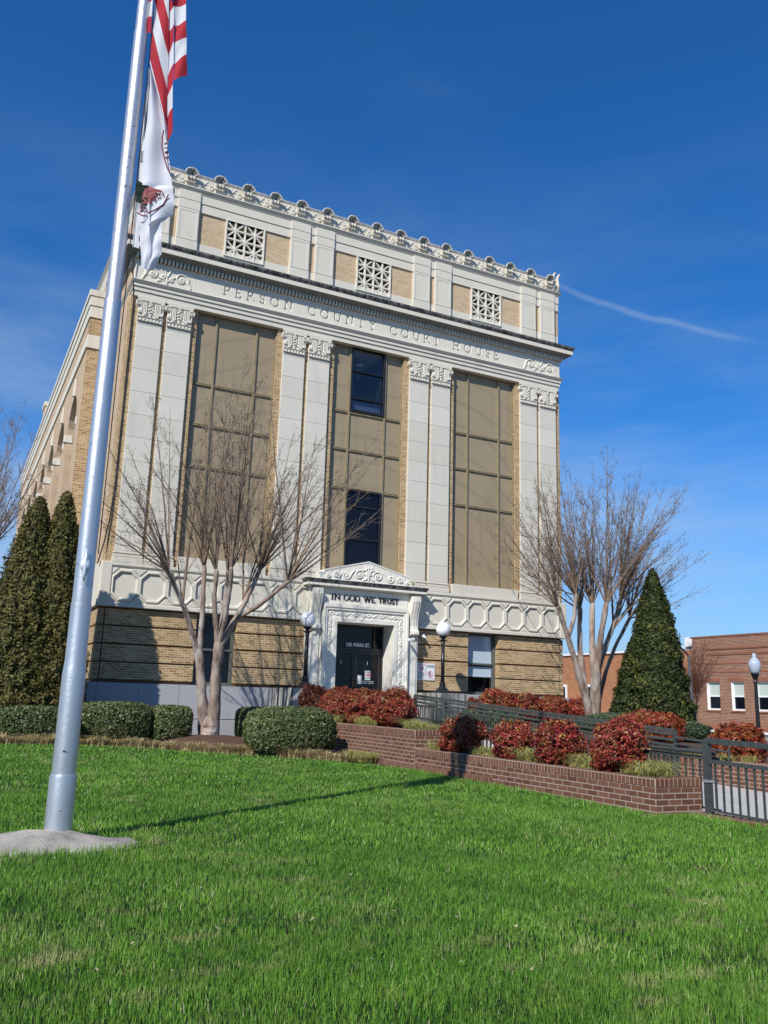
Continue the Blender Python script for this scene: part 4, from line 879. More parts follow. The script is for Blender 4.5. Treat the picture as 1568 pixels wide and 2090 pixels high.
LP = [(462, -620), (461, -200), (446, 150), (430, 330), (420, 500), (470, 690), (512, 850), (545, 1080)]; RP = [(562, -620), (562, -200), (556, 200), (552, 400), (544, 600), (540, 780), (541, 930), (549, 1085)]
def lvl(LL, RR):
    ys = np.linspace(-620, 1080, 30); a = [(np.interp(y, [q[1] for q in LL], [q[0] for q in LL]), y) for y in ys]; b_ = [(np.interp(y, [q[1] for q in RR], [q[0] for q in RR]), y) for y in ys]
    return [(x, y, sl1(x, y)) for x, y in a], [(x, y, sl1(x, y)) for x, y in b_]
l_, r_ = lvl(LP, RP); cloth('cloth', l_, r_, us, M_stripe, (-.02, .05), (.02, 1.3))
cloth('cloth', [(398, -620, -6.4), (398, -200, -2.9), (392, 262, .95)], [(470, -620, -6.4), (468, -200, -2.9), (430, 272, .95)], us, M_stripe, (.02, -.02), (.02, 1), nu=5)
cloth('canton', [(566, -620), (572, -100), (572, 20)], [(608, -620), (606, -100), (600, 33)], us, clothmat('blue_cloth', (.03, .05, .28)), (-.02, -.02), (.005, 1), nu=4)
wf = thing('white_flag', 'limp white county flag with a dark red ring and lettering, below the striped flag', 'flag', (FX, FY, FB))
M_wcloth = clothmat('white_cloth', (.80, .80, .84))
cloth('cloth', [(408, 520), (398, 640), (368, 850), (352, 1000), (336, 1200), (325, 1395), (327, 1420)], [(428, 540), (452, 640), (495, 820), (528, 1000), (556, 1180), (578, 1345), (590, 1470)], wf, M_wcloth, (.0, .03), (.035, 2.2), 14)
cloth('cloth', [(404, 600), (372, 680), (350, 800), (338, 900), (328, 1010), (300, 1390), (285, 1640), (275, 1858)], [(412, 600), (400, 700), (385, 850), (365, 1050), (340, 1300), (330, 1500), (326, 1700), (326, 1872)], wf, M_wcloth, (.07, .05), (.01, 1), 6)
cloth('cloth', [(325, 1390), (360, 1400), (410, 1430), (416, 1560), (412, 1700), (414, 1730)], [(585, 1420), (604, 1490), (606, 1560), (588, 1625), (520, 1672), (440, 1725)], wf, M_wcloth, (-.03, .02), (.03, 1.4), 14)
cloth('cloth', [(320, 1540), (328, 1720), (338, 1850), (350, 2050)], [(424, 1540), (424, 1750), (432, 1900), (412, 2060)], wf, M_wcloth, (.02, -.01), (.03, 1.3), 8)
cloth('cloth', [(400, 1640), (402, 1750), (412, 1880), (400, 2072)], [(508, 1640), (508, 1790), (506, 1922), (438, 2030)], wf, M_wcloth, (.0, .035), (.03, 1.2), 8)
M_dgreen = clothmat('dark_green_cloth', (.010, .025, .018), .1); M_dred = clothmat('faded_red_cloth', (.30, .10, .10), .1); M_ring = clothmat('ring_red', (.22, .05, .06), .1)
cloth('seal_patch', [(325, 1388), (322, 1450), (318, 1560)], [(412, 1430), (408, 1470), (405, 1580)], wf, M_dgreen, (-.026, -.026), (.0, 1), 5, 10)
cloth('seal_patch', [(408, 1430), (405, 1500), (404, 1575)], [(520, 1468), (480, 1480), (440, 1530)], wf, M_dred, (-.028, -.026), (.0, 1), 5, 10)
cloth('seal_patch', [(386, 1455), (370, 1500), (362, 1570)], [(405, 1450), (403, 1500), (403, 1570)], wf, M_dred, (-.030, -.030), (.0, 1), 3, 6)
def F3(q, d): u, z = F2(q); P = EX*u+EN*d; return (P.x, P.y, z)
m = MB(); m.tube([F3(q, -.02) for q in [(527, 1005), (517, 1060), (515, 1130), (530, 1200), (552, 1280), (576, 1330)]], .007, 5); m.tube([F3(q, -.034) for q in [(328, 1640), (370, 1662), (408, 1664)]], .007, 5); m.tube([F3(q, -.036) for q in [(412, 1640), (470, 1615), (530, 1575), (568, 1500)]], .007, 5); m.build('seal_ring', M_ring, wf)
def flag_letter(mb, ch, cx, cz, h, ang, d):
    adv = GL[ch][0]
    for pl in GL[ch][1]:
        pts = []
        for x, y in pl:
            lx, ly = -(x-adv/2)*h*.8, (y-.5)*h; a = R_(ang); pts.append(F3((cx+lx*math.cos(a)+ly*math.sin(a), cz+lx*math.sin(a)*1-ly*math.cos(a)), d))
        mb.tube(pts, .006, 4)
for grp, hh, dd in (((('C', 518, 1493, -32), ('O', 492, 1513, -30), ('U', 462, 1533, -28), ('N', 428, 1556, -24)), 34, -.036), ((('C', 392, 1618, 0), ('E', 362, 1615, 4)), 34, -.036), ((('V', 540, 1095, 70), ('I', 544, 1125, 72), ('N', 547, 1160, 75), ('G', 551, 1200, 78)), 22, .0)):
    for ch, cx, cz, an in grp: m = MB(); flag_letter(m, ch, cx, cz, hh, an, dd); m.build('seal_letter', M_ring, wf)

# ------------------------------------------------------------------ brick planters beside the walk
XP = -3.61
lowp = thing('brick_planter', 'long low red brick planter wall with rowlock cap facing the lawn', 'planter', (XP, -16.72, -1.62))
def planter(t, x0, x1, y0, y1, z0, ztop, thick=.25, name='wall'):
    L = t.location; cap = .105; m = MB(); zt = ztop-cap
    for a in ((x0, x0+thick, y0, y1), (x0+thick, x1, y0, y0+thick), (x1-thick, x1, y0+thick, y1), (x0+thick, x1-thick, y1-thick, y1)): m.box(a[0]-L.x, a[1]-L.x, a[2]-L.y, a[3]-L.y, z0-L.z, zt-L.z)
    o = m.build(name, M_red, t, bevel=.004)
    me = o.data; uvl = me.uv_layers[0].data
    for d_ in uvl: d_.uv = (d_.uv[0], d_.uv[1]-(zt-L.z)+.0752*10)
    m = MB(); e = .006
    for a in ((x0-e, x0+thick+e, y0-e, y1+e), (x0+thick+e, x1+e, y0-e, y0+thick+e), (x1-thick-e, x1+e, y0+thick+e, y1+e), (x0+thick+e, x1-thick-e, y1-thick-e, y1+e)): m.box(a[0]-L.x, a[1]-L.x, a[2]-L.y, a[3]-L.y, zt-L.z+.001, ztop-L.z)
    o = m.build('cap', M_redcap, t, bevel=.006)
    for d_ in o.data.uv_layers[0].data: d_.uv = (d_.uv[0], d_.uv[1]-(zt-L.z)+.008)
    m = MB(); m.box(x0+thick-L.x, x1-thick-L.x, y0+thick-L.y, y1-thick-L.y, z0-L.z, ztop-.07-L.z); m.build('soil', M_mulch, t)
planter(lowp, XP, -2.80, -16.72, -10.31, -1.75, -1.165)
upp = thing('brick_planter', 'taller stepped-up brick planter nearer the courthouse door, left of the walk', 'planter', (XP, -10.3, -1.55))
planter(upp, XP, -2.45, -10.3, -3.6, -1.75, -.825)
rp = thing('brick_planter', 'brick retaining planter on the far side of the walkway behind the railings', 'planter', (1.3, -17.6, -1.9))
planter(rp, 1.3, 1.75, -19.4, -8.6, -2.0, -1.2, .2)
rp2 = thing('brick_planter', 'short brick retaining wall beside the ramp near the entrance podium', 'planter', (1.3, -8.5, -1.6)); planter(rp2, 1.3, 1.75, -8.5, -2.2, -1.9, -1.02, .2)
# brick edging strip at the foot of the wall and along the right fence
m = MB(); m.box(XP-.11, XP-.008, -13.0, -8.3, -1.70, -1.475); o = m.build('brick_edging', M_redcap); tag(o, 'brick edging strip along the foot of the low planter wall', 'edging')
m = MB(); m.add([(-3.1, -16.74, -1.66), (-2.78, -16.74, -1.66), (-2.55, -30, -1.78), (-2.87, -30, -1.78), (-3.1, -16.74, -1.575), (-2.78, -16.74, -1.575), (-2.55, -30, -1.70), (-2.87, -30, -1.70)], [(0, 3, 2, 1), (4, 5, 6, 7), (0, 1, 5, 4), (1, 2, 6, 5), (2, 3, 7, 6), (3, 0, 4, 7)]); o = m.build('brick_edging', M_redcap); tag(o, 'brick kerb under the near railing at the edge of the lawn', 'edging')

# ------------------------------------------------------------------ railings
def railing(label, pts, posts, bal, rails, hgt, loc, cap=True, ext=None, low=.0):
    """pts: (x,y,ztop) line; rails: drops below the top"""
    t = thing('railing', label, 'railing', loc, 'dark metal railings of the ramp'); L = Vector(loc)
    P = [Vector(p)-L for p in pts]; cum = [0]
    for a, b in zip(P[:-1], P[1:]): cum.append(cum[-1]+(b-a).length)
    def at(s):
        for i in range(len(P)-1):
            if s <= cum[i+1] or i == len(P)-2: return P[i].lerp(P[i+1], (s-cum[i])/(cum[i+1]-cum[i]))
    tot = cum[-1]
    for k, (dz, kind) in enumerate(rails):
        m = MB()
        for a, b in zip(P[:-1], P[1:]):
            a_, b_ = a-Vector((0, 0, dz)), b-Vector((0, 0, dz))
            if kind == 'sq': m.beam(a_, b_, .065, .065)
            elif kind == 'flat': m.beam(a_, b_, .05, .045)
            else: m.tube([a_+Vector((-.05, 0, 0)), b_+Vector((-.05, 0, 0))], .028, 8)
        m.build('handrail' if k == 0 else 'rail', M_rust, t)
    for s in posts:
        q = at(s); m = MB(); m.box(q.x-.036, q.x+.036, q.y-.036, q.y+.036, q.z-hgt, q.z+.01); m.box(q.x-.05, q.x+.05, q.y-.05, q.y+.05, q.z-hgt, q.z-hgt+.012); m.build('post', M_rust, t)
    fl = [dz for dz, k in rails if k == 'flat'][0]; s = bal; nb_ = 0; m0 = MB(); m0.box(-.011, .011, -.011, .011, -(hgt-.06-low)+fl, 0); ob_ = None
    while s < tot and nb_ < 98:
        q = at(s)
        if all(abs(s-p) > .05 for p in posts):
            if ob_ is None: ob_ = m0.build('baluster', M_rust, t); o = ob_
            else: o = ob_.copy(); COL.objects.link(o); o.parent = t
            o.location = (q.x, q.y, q.z-fl)
            nb_ += 1
        s += bal
    m = MB(); 
    for a, b in zip(P[:-1], P[1:]): m.beam(a-Vector((0, 0, hgt-.06-low)), b-Vector((0, 0, hgt-.06-low)), .035, .025)
    m.build('bottom_rail', M_rust, t); return t
railing('dark green ramp railing running from the door down the far side of the walk', [(1.15, -1.6, -.10), (1.15, -12.35, -.70)], [1.85*k for k in range(6)]+[10.75], .118, [(0, 'sq'), (.075, 'pipe'), (.18, 'pipe'), (.285, 'flat')], .90, (1.15, -12.35, -1.6))
railing('dark metal railing between the near planter and the walkway, below the ramp railing', [(-2.66, -10.6, -.74), (-2.66, -16.9, -.835)], [0, 2.1, 4.2], .13, [(0, 'pipe'), (.075, 'flat')], .78, (-2.72, -16.9, -1.62))
t = railing('near metal railing with thick posts rising from the brick kerb at the right edge', [(-2.95, -16.98, -.665), (-2.62, -24.4, -.86)], [0, 1.02, 2.0, 3.0, 4.0, 5.0, 6.0, 7.0], .118, [(0, 'sq'), (.26, 'flat')], .925, (-2.95, -16.98, -1.59))
m = MB(); m.box(-.04, .04, -.04, .04, 0, .93); m.build('corner_post', M_rust, t); m = MB(); m.box(-.052, .052, -.052, .052, .40, .435); m.build('clamp', mat('zinc', (.6, .6, .6), .4, .8), t)
h_ = thing('handrail_extension', 'short pipe handrail end with its own post standing on the walkway', 'handrail', (1.1, -13.7, -1.7)); m = MB()
m.tube([(0, 1.3, .88), (0, 0, .80), (0, 0, 0)], .026, 8); m.tube([(0, 1.3, .76), (0, .03, .68)], .02, 8); m.build('pipe', M_rust, h_); m = MB(); m.box(-.05, .05, -.05, .05, 0, .012); m.build('foot_plate', M_rust, h_)
h_ = thing('step_handrail', 'short looped handrail at the entrance steps below the right globe lamp', 'handrail', (1.75, -1.9, -1.0)); m = MB()
m.tube([(0, .9, .82), (0, .2, .78), (0, -.6, .42), (0, -.75, .36), (0, -.75, .1)], .022, 8); m.tube([(0, .2, .78), (0, .2, -.1)], .022, 8); m.build('pipe', M_rust, h_); m = MB(); m.tube([(0, .2, .5), (0, -.7, .12)], .018, 8); m.build('lower_pipe', M_rust, h_)

# ------------------------------------------------------------------ foliage
def leaf_quads(P, Nrm, size, rnd, aspect=.55, jitter=.7):
    n = len(P); d = Nrm+RNG.normal(0, jitter, (n, 3)); d /= np.linalg.norm(d, axis=1)[:, None]+1e-9
    a = np.cross(d, RNG.normal(0, 1, (n, 3))); a /= np.linalg.norm(a, axis=1)[:, None]+1e-9; b = np.cross(d, a)
    s = size[:, None] if hasattr(size, '__len__') else size
    V = np.stack([P-a*s, P+b*s*aspect+d*s*.15, P+a*s, P-b*s*aspect+d*s*.15], 1).reshape(-1, 3); F = np.arange(n*4).reshape(-1, 4); return V, F, np.repeat(rnd, 4)
def lump(d, k, seed):
    r = np.random.default_rng(seed); h = np.zeros(len(d))
    for _ in range(k):
        v = r.normal(0, 1, 3); h += np.sin(d@v*r.uniform(2, 7)+r.uniform(0, 6))
    return h/math.sqrt(k)
def core(name, parent, mtl, radii, cz, boxy, seed, lum):
    pass
def shrub(name, label, cat, loc, rx, ry, rz, mtl, n, size, group=None, boxy=2.0, lum=.10, seed=1, aspect=.5, airy=.25, stems=True):
    t = thing(name, label, cat, loc, group); d = RNG.normal(0, 1, (n, 3)); d /= np.linalg.norm(d, axis=1)[:, None]
    if airy > .3:
        d = d[lump(d*2.6, 7, seed+70) > -1.05+.3*RNG.random(len(d))]; n = len(d)
    sup = (np.abs(d)**boxy).sum(1)**(-1/boxy); base = 1+lum*lump(d, 6, seed)+(.07*lump(d*3, 6, seed+33) if airy > .3 else .012*lump(d*6, 6, seed+33))
    rr = base*(1-airy*RNG.random(n)**1.8); P = d*(sup*rr)[:, None]*np.array([rx, ry, rz]); P[:, 2] = np.maximum(P[:, 2], -rz*.98)+rz
    nr = d.copy(); rnd = np.clip(RNG.normal(.5, .26, n)+.12*lump(d, 4, seed+5), 0, 1)
    if airy > .3:  # loose sprigs standing out of the crown
        k = int(90*(rx/.45)); ds = RNG.normal(0, 1, (k, 3)); ds[:, 2] = np.abs(ds[:, 2])*1.1+.1; ds /= np.linalg.norm(ds, axis=1)[:, None]
        sp_ = np.repeat(ds, 16, 0)*(np.repeat(RNG.uniform(1.0, 1.22, k), 16)*RNG.uniform(.8, 1, k*16))[:, None]*np.array([rx, ry, rz])+RNG.normal(0, size*.9, (k*16, 3)); sp_[:, 2] += rz
        P = np.vstack([P, sp_]); nr = np.vstack([nr, np.repeat(ds, 16, 0)]); rnd = np.concatenate([rnd, np.clip(np.repeat(RNG.normal(.6, .25, k), 16)+RNG.normal(0, .1, k*16), 0, 1)]); n = len(P)
    V, F, A = leaf_quads(P, nr, size*RNG.uniform(.6, 1.3, n), rnd, aspect); np_mesh('foliage', V, F, mtl, t, {'rnd': A})
    m = MB()
    if stems:
        for k in range(9):
            a = RNG.uniform(0, 6.28); r = RNG.uniform(.2, .75); m.tube([(.03*math.cos(a), .03*math.sin(a), -.04), (rx*r*.5*math.cos(a), ry*r*.5*math.sin(a), rz*.6), (rx*r*math.cos(a), ry*r*math.sin(a), rz*RNG.uniform(1.0, 1.6))], [.014, .011, .005], 5)
        m.build('stems', M_twig, t)
    # inner mass of leaves so that the heart is dense
    n2 = n//3; d = RNG.normal(0, 1, (n2, 3)); d /= np.linalg.norm(d, axis=1)[:, None]; P = d*((np.abs(d)**boxy).sum(1)**(-1/boxy)*(1-airy-.18+.1*RNG.random(n2)))[:, None]*np.array([rx, ry, rz]); P[:, 2] += rz
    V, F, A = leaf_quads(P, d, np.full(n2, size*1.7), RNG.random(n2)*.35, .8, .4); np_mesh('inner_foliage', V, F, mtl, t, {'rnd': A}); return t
G_h = 'clipped green hedges along the granite plinth'
for i, (lb, x, y, z, rx, ry, rz) in enumerate([('clipped green hedge at far left, in front of the dark evergreens', -9.85, -3.1, -1.46, .85, .42, .40), ('long clipped hedge just right of the flagpole', -7.98, -2.5, -1.48, .88, .5, .48), ('small square clipped hedge left of the bare myrtle trunk', -6.55, -2.45, -1.49, .52, .48, .46), ('clipped hedge half hidden behind the large rounded hedge', -3.95, -1.7, -1.51, .55, .5, .47)]):
    shrub('clipped_hedge', lb, 'hedge', (x, y, z), rx, ry, rz, M_box, int(15000*rx), .034, G_h, 4.5, .018, 20+i, .6, .12)
shrub('clipped_hedge', 'large rounded clipped hedge with a brown patch beside the brick planter', 'hedge', (-5.02, -7.15, -1.53), .99, .55, .53, M_box, 26000, .034, G_h, 3.2, .03, 31, .6, .12)
G_n = 'red nandina shrubs around the entrance ramp'
for i, (lb, x, y, z, rx, ry, rz, mm_) in enumerate([
    ('red shrub at the back end of the low planter, leftmost of the four', -3.2, -11.4, -1.23, .40, .36, .34, M_nand), ('round red shrub second from the left in the low planter', -3.2, -12.95, -1.23, .34, .33, .33, M_nand),
    ('bushy red shrub third from the left in the low planter', -3.2, -14.2, -1.22, .36, .34, .34, M_nand), ('largest red and orange shrub at the near end of the low planter', -3.2, -15.6, -1.2, .38, .36, .35, M_nand),
    ('dark maroon shrub beside the left podium below the door', -3.0, -3.6, -.92, .40, .40, .48, M_nandd), ('red shrub at the left of the row in the upper planter', -3.0, -5.35, -.90, .50, .42, .42, M_nand),
    ('reddish green shrub in the middle of the upper planter row', -3.0, -6.9, -.89, .47, .42, .42, M_nand), ('bright red shrub at the right end of the upper planter row', -3.0, -8.2, -.88, .43, .42, .40, M_nand)]):
    shrub('nandina_shrub', lb, 'shrub', (x, y, z), rx, ry, rz, mm_, int(17000*(rx/.42)**1.6), .026, G_n, 2.4, .16, 50+i, .5, .42)
wallrow = [('dark red shrub under the right window, nearest the railing', 3.3, -1.3, -.85, .55, .35, .33), ('tall red shrub under the middle of the right window', 4.35, -1.4, -.85, .62, .4, .50), ('red shrub right of the window below the tan brick', 5.4, -1.5, -.85, .6, .4, .44), ('red shrub at the wall corner among the shrub row', 6.4, -1.6, -.88, .62, .45, .42), ('bright red round shrub at the right end of the wall row', 7.35, -1.9, -.92, .55, .5, .42)]
for i, (lb, x, y, z, rx, ry, rz) in enumerate(wallrow): shrub('nandina_shrub', lb, 'shrub', (x, y, z), rx, ry, rz, M_nand, 12000, .034, 'red shrubs along the courthouse wall', 2.4, .17, 80+i, .5, .42)
shrub('orange_shrub', 'orange and yellow shrub behind the railing, left of the street lamp', 'shrub', (4.4, -8.6, -1.32), .62, .5, .45, M_nando, 13000, .036, None, 2.3, .16, 95, .5, .42)
shrub('orange_shrub', 'orange and red round shrub in front of the stone storefront at right', 'shrub', (2.15, -13.0, -1.42), .50, .45, .43, M_nando, 13000, .034, None, 2.3, .16, 97, .5, .42)
shrub('nandina_shrub', 'low spreading red shrub behind the railing beneath the dark evergreen', 'shrub', (5.1, -7.3, -1.15), .85, .5, .36, M_nand, 7000, .048, None, 2.2, .1, 99, .5, .35)
shrub('groundcover_mound', 'low grey green juniper mound at the foot of the right myrtle', 'shrub', (5.9, -5.3, -1.1), 1.35, .8, .33, M_green, 12000, .04, None, 2.2, .06, 101, .35, .3)
shrub('groundcover_mound', 'small grey green juniper mound right of the dark evergreen foot', 'shrub', (7.0, -6.9, -1.15), .7, .6, .27, M_green, 6000, .04, None, 2.2, .06, 102, .35, .3)
shrub('groundcover_mound', 'low green shrub seen through the ramp balusters beside the podium', 'shrub', (2.6, -3.4, -1.1), .9, .9, .34, M_green, 8000, .045, None, 2.2, .08, 103, .5, .3)
# evergreens
def evergreen(label, loc, H, R, mtl, n, size, seed, group=None, shape=1.0, lean=(0, 0)):
    t = thing('arborvitae', label, 'tree', loc, group); z = RNG.random(n)**1.15; z = 1-(1-z)**.9 if False else z
    th = RNG.uniform(0, 2*np.pi, n); prof = lambda q: np.where(q < .12, .84+.16*q/.12, ((1-q)/.88)**shape)*(1-.0*q)
    d = np.stack([np.cos(th), np.sin(th), z*3], -1); lm = lump(d*np.array([1, 1, 2.2]), 7, seed)
    keep = RNG.random(n) < np.clip(prof(z)+.12, 0, 1); z, th, lm = z[keep], th[keep], lm[keep]; d = d[keep]; n = len(z)
    lm2 = lump(d*np.array([5, 5, 7.]), 8, seed+40)
    rad = R*prof(z)*(1+.09*lm+.075*lm2)*(1-.32*RNG.random(n)**2.2)+.05*RNG.random(n)
    P = np.stack([rad*np.cos(th)+lean[0]*z, rad*np.sin(th)+lean[1]*z, z*H+RNG.normal(0, .04, n)+.05], -1)
    nr = np.stack([np.cos(th), np.sin(th), np.full(n, .45)], -1); rnd = np.clip(RNG.normal(.45, .22, n)+.10*lm+.10*lm2, 0, 1)  # leaf colour darkens in the crown's hollows, shade painted in for depth
    V, F, A = leaf_quads(P, nr, size*RNG.uniform(.5, 1.6, n), rnd, .42, .6); np_mesh('crown', V, F, mtl, t, {'rnd': A})
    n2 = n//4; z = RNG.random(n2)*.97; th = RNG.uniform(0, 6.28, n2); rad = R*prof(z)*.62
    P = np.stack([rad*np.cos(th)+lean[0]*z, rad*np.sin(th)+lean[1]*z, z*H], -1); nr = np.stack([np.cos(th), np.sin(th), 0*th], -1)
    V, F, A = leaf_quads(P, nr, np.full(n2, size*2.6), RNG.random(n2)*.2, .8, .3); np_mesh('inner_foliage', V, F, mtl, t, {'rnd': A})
    m = MB(); m.tube([(0, 0, -.1), (lean[0]*.4, lean[1]*.4, H*.4), (lean[0]*.9, lean[1]*.9, H*.9)], [.11, .07, .015], 8); m.build('trunk', M_bark, t); return t
G_a = 'arborvitae trees at the left corner'
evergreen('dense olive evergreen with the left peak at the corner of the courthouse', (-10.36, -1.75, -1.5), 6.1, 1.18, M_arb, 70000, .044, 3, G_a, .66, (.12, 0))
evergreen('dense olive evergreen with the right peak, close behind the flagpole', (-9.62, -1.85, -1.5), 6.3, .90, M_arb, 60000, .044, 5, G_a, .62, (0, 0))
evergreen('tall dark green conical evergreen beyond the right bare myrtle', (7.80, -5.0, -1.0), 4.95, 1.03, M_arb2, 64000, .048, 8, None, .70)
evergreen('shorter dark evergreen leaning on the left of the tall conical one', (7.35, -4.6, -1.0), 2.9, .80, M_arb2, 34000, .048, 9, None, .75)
# border grasses
def tuft_field(centres, per, L, wd, zf):
    C_ = np.repeat(np.array(centres), per, 0); n = len(C_); L = L*np.repeat(RNG.uniform(.5, 1.15, len(centres)), per); x = C_[:, 0]+RNG.normal(0, .045, n); y = C_[:, 1]+RNG.normal(0, .045, n); z = C_[:, 2]
    a = RNG.uniform(0, 6.283, n); l = L*RNG.uniform(.6, 1.25, n); ux, uy = np.cos(a), np.sin(a); k = 5; V = np.empty((n, k, 2, 3))
    for i in range(k):
        t = i/(k-1); out = l*(.12*t+.75*t*t); up = l*(1.6*t-1.2*t*t)*RNG.uniform(.85, 1.1); w2 = wd*(1-t*.85)/2
        V[:, i, 0] = np.stack([x+ux*out-uy*w2, y+uy*out+ux*w2, z+up], -1); V[:, i, 1] = np.stack([x+ux*out+uy*w2, y+uy*out-ux*w2, z+up], -1)
    b = (np.arange(n)*k*2)[:, None, None]; F = b+np.array([[2*i, 2*i+1, 2*i+3, 2*i+2] for i in range(k-1)])[None]; return V.reshape(-1, 3), F.reshape(-1, 4), np.repeat(RNG.random(n), k*2)
cen = []
L_ = np.array(BED[1:9]); seg = np.linspace(0, len(L_)-1, 90)
for s in seg:
    for o_ in (.10, .34):
        if RNG.random() < .28: continue
        x = np.interp(s, range(len(L_)), L_[:, 0]); y = np.interp(s, range(len(L_)), L_[:, 1]); cen.append((x+RNG.normal(0, .06)+.05, y+o_+RNG.normal(0, .05), gz(x, y)+.005))
for k in range(26): x = RNG.uniform(-14, -10.7); cen.append((x, -4.5+RNG.normal(0, .1), gz(x, -4.5)))
V, F, A = tuft_field(cen, 44, .36, .014, None); tag(np_mesh('border_grass', V, F, M_lir, attrs={'rnd': A}), 'straw coloured tufts of border grass edging the lawn bed', 'grass', kind='stuff')
def tufts(label, cs, per=52, L=.36):
    V, F, A = tuft_field(cs, per, L, .013, None); c = np.array(cs).mean(0); V = V-c; o = np_mesh('liriope_clump', V, F, M_lirg, attrs={'rnd': A}, loc=tuple(c)); tag(o, label, 'grass clump', 'yellow striped grass clumps in the planters')
zl, zu = -1.215, -.875
def row(x, y0, y1, z, n): return [(x+RNG.normal(0, .08), RNG.uniform(y0, y1), z) for _ in range(n)]
tufts('yellow grass clump filling the near corner of the low planter', row(-3.15, -16.5, -15.95, zl, 12)+row(-3.3, -16.4, -15.9, zl, 6))
tufts('yellow grass clump between the third and the largest red shrub', row(-3.25, -15.05, -14.7, zl, 6))
tufts('yellow grass clump between the second and third red shrubs', row(-3.25, -13.65, -13.35, zl, 7))
tufts('yellow grass clump between the first and second red shrubs', row(-3.28, -12.5, -12.0, zl, 8))
tufts('yellow grass clump at the back end of the low planter', row(-3.3, -10.9, -10.5, zl, 6))
tufts('broad yellow grass clump at the near corner of the upper planter', row(-3.1, -10.1, -9.0, zu, 16))
tufts('pale green grass clump below the upper planter shrubs, middle', row(-3.4, -7.8, -7.3, zu, 7))
tufts('pale green grass clump below the upper planter shrubs, left', row(-3.4, -6.2, -5.8, zu, 6))
tufts('dried grass clump against the left end of the brick wall', row(-4.0, -8.9, -8.2, -1.53, 14), 70, .3)
tufts('yellow grass clumps on the far planter behind the railing', row(1.5, -16.6, -9.2, -1.25, 34))
tufts('pale grass clumps along the far bed near the ramp', row(2.1, -8.2, -3.0, -1.08, 16))

# ------------------------------------------------------------------ bare trees
class Tubes:
    def __init__(s): s.V = []; s.F = []; s.n = 0
    def add(s, pts, r0, r1, seg):
        pts = np.array(pts, float); k = len(pts); t = np.gradient(pts, axis=0); t /= np.linalg.norm(t, axis=1)[:, None]+1e-9
        ref = np.array([1., 0, 0]) if abs(t[0, 0]) < .8 else np.array([0, 1., 0]); a = np.cross(t, ref); a /= np.linalg.norm(a, axis=1)[:, None]+1e-9; b = np.cross(t, a)
        rr = np.linspace(r0, r1, k) if not hasattr(r0, '__len__') else np.array(r0); th = np.arange(seg)*2*np.pi/seg
        V = pts[:, None]+rr[:, None, None]*(a[:, None]*np.cos(th)[None, :, None]+b[:, None]*np.sin(th)[None, :, None]); i, j = np.meshgrid(np.arange(k-1), np.arange(seg), indexing='ij'); a0 = i*seg+j; a1 = i*seg+(j+1) % seg
        F = np.stack([a0, a1, a1+seg, a0+seg], -1).reshape(-1, 4)+s.n; s.V.append(V.reshape(-1, 3)); s.F.append(F); s.n += k*seg
    def mesh(s, name, m, t, smooth=True): return np_mesh(name, np.vstack(s.V), np.vstack(s.F), m, t, smooth=smooth)
def smooth_path(P, n):
    P = np.array(P, float); c = np.concatenate([[0], np.cumsum(np.linalg.norm(np.diff(P, axis=0), axis=1))]); s = np.linspace(0, c[-1], n)
    Q = np.stack([np.interp(s, c, P[:, k]) for k in range(3)], -1); R = Q.copy()
    for _ in range(3): R[1:-1] = (R[:-2]+R[1:-1]*2+R[2:])/4
    return R
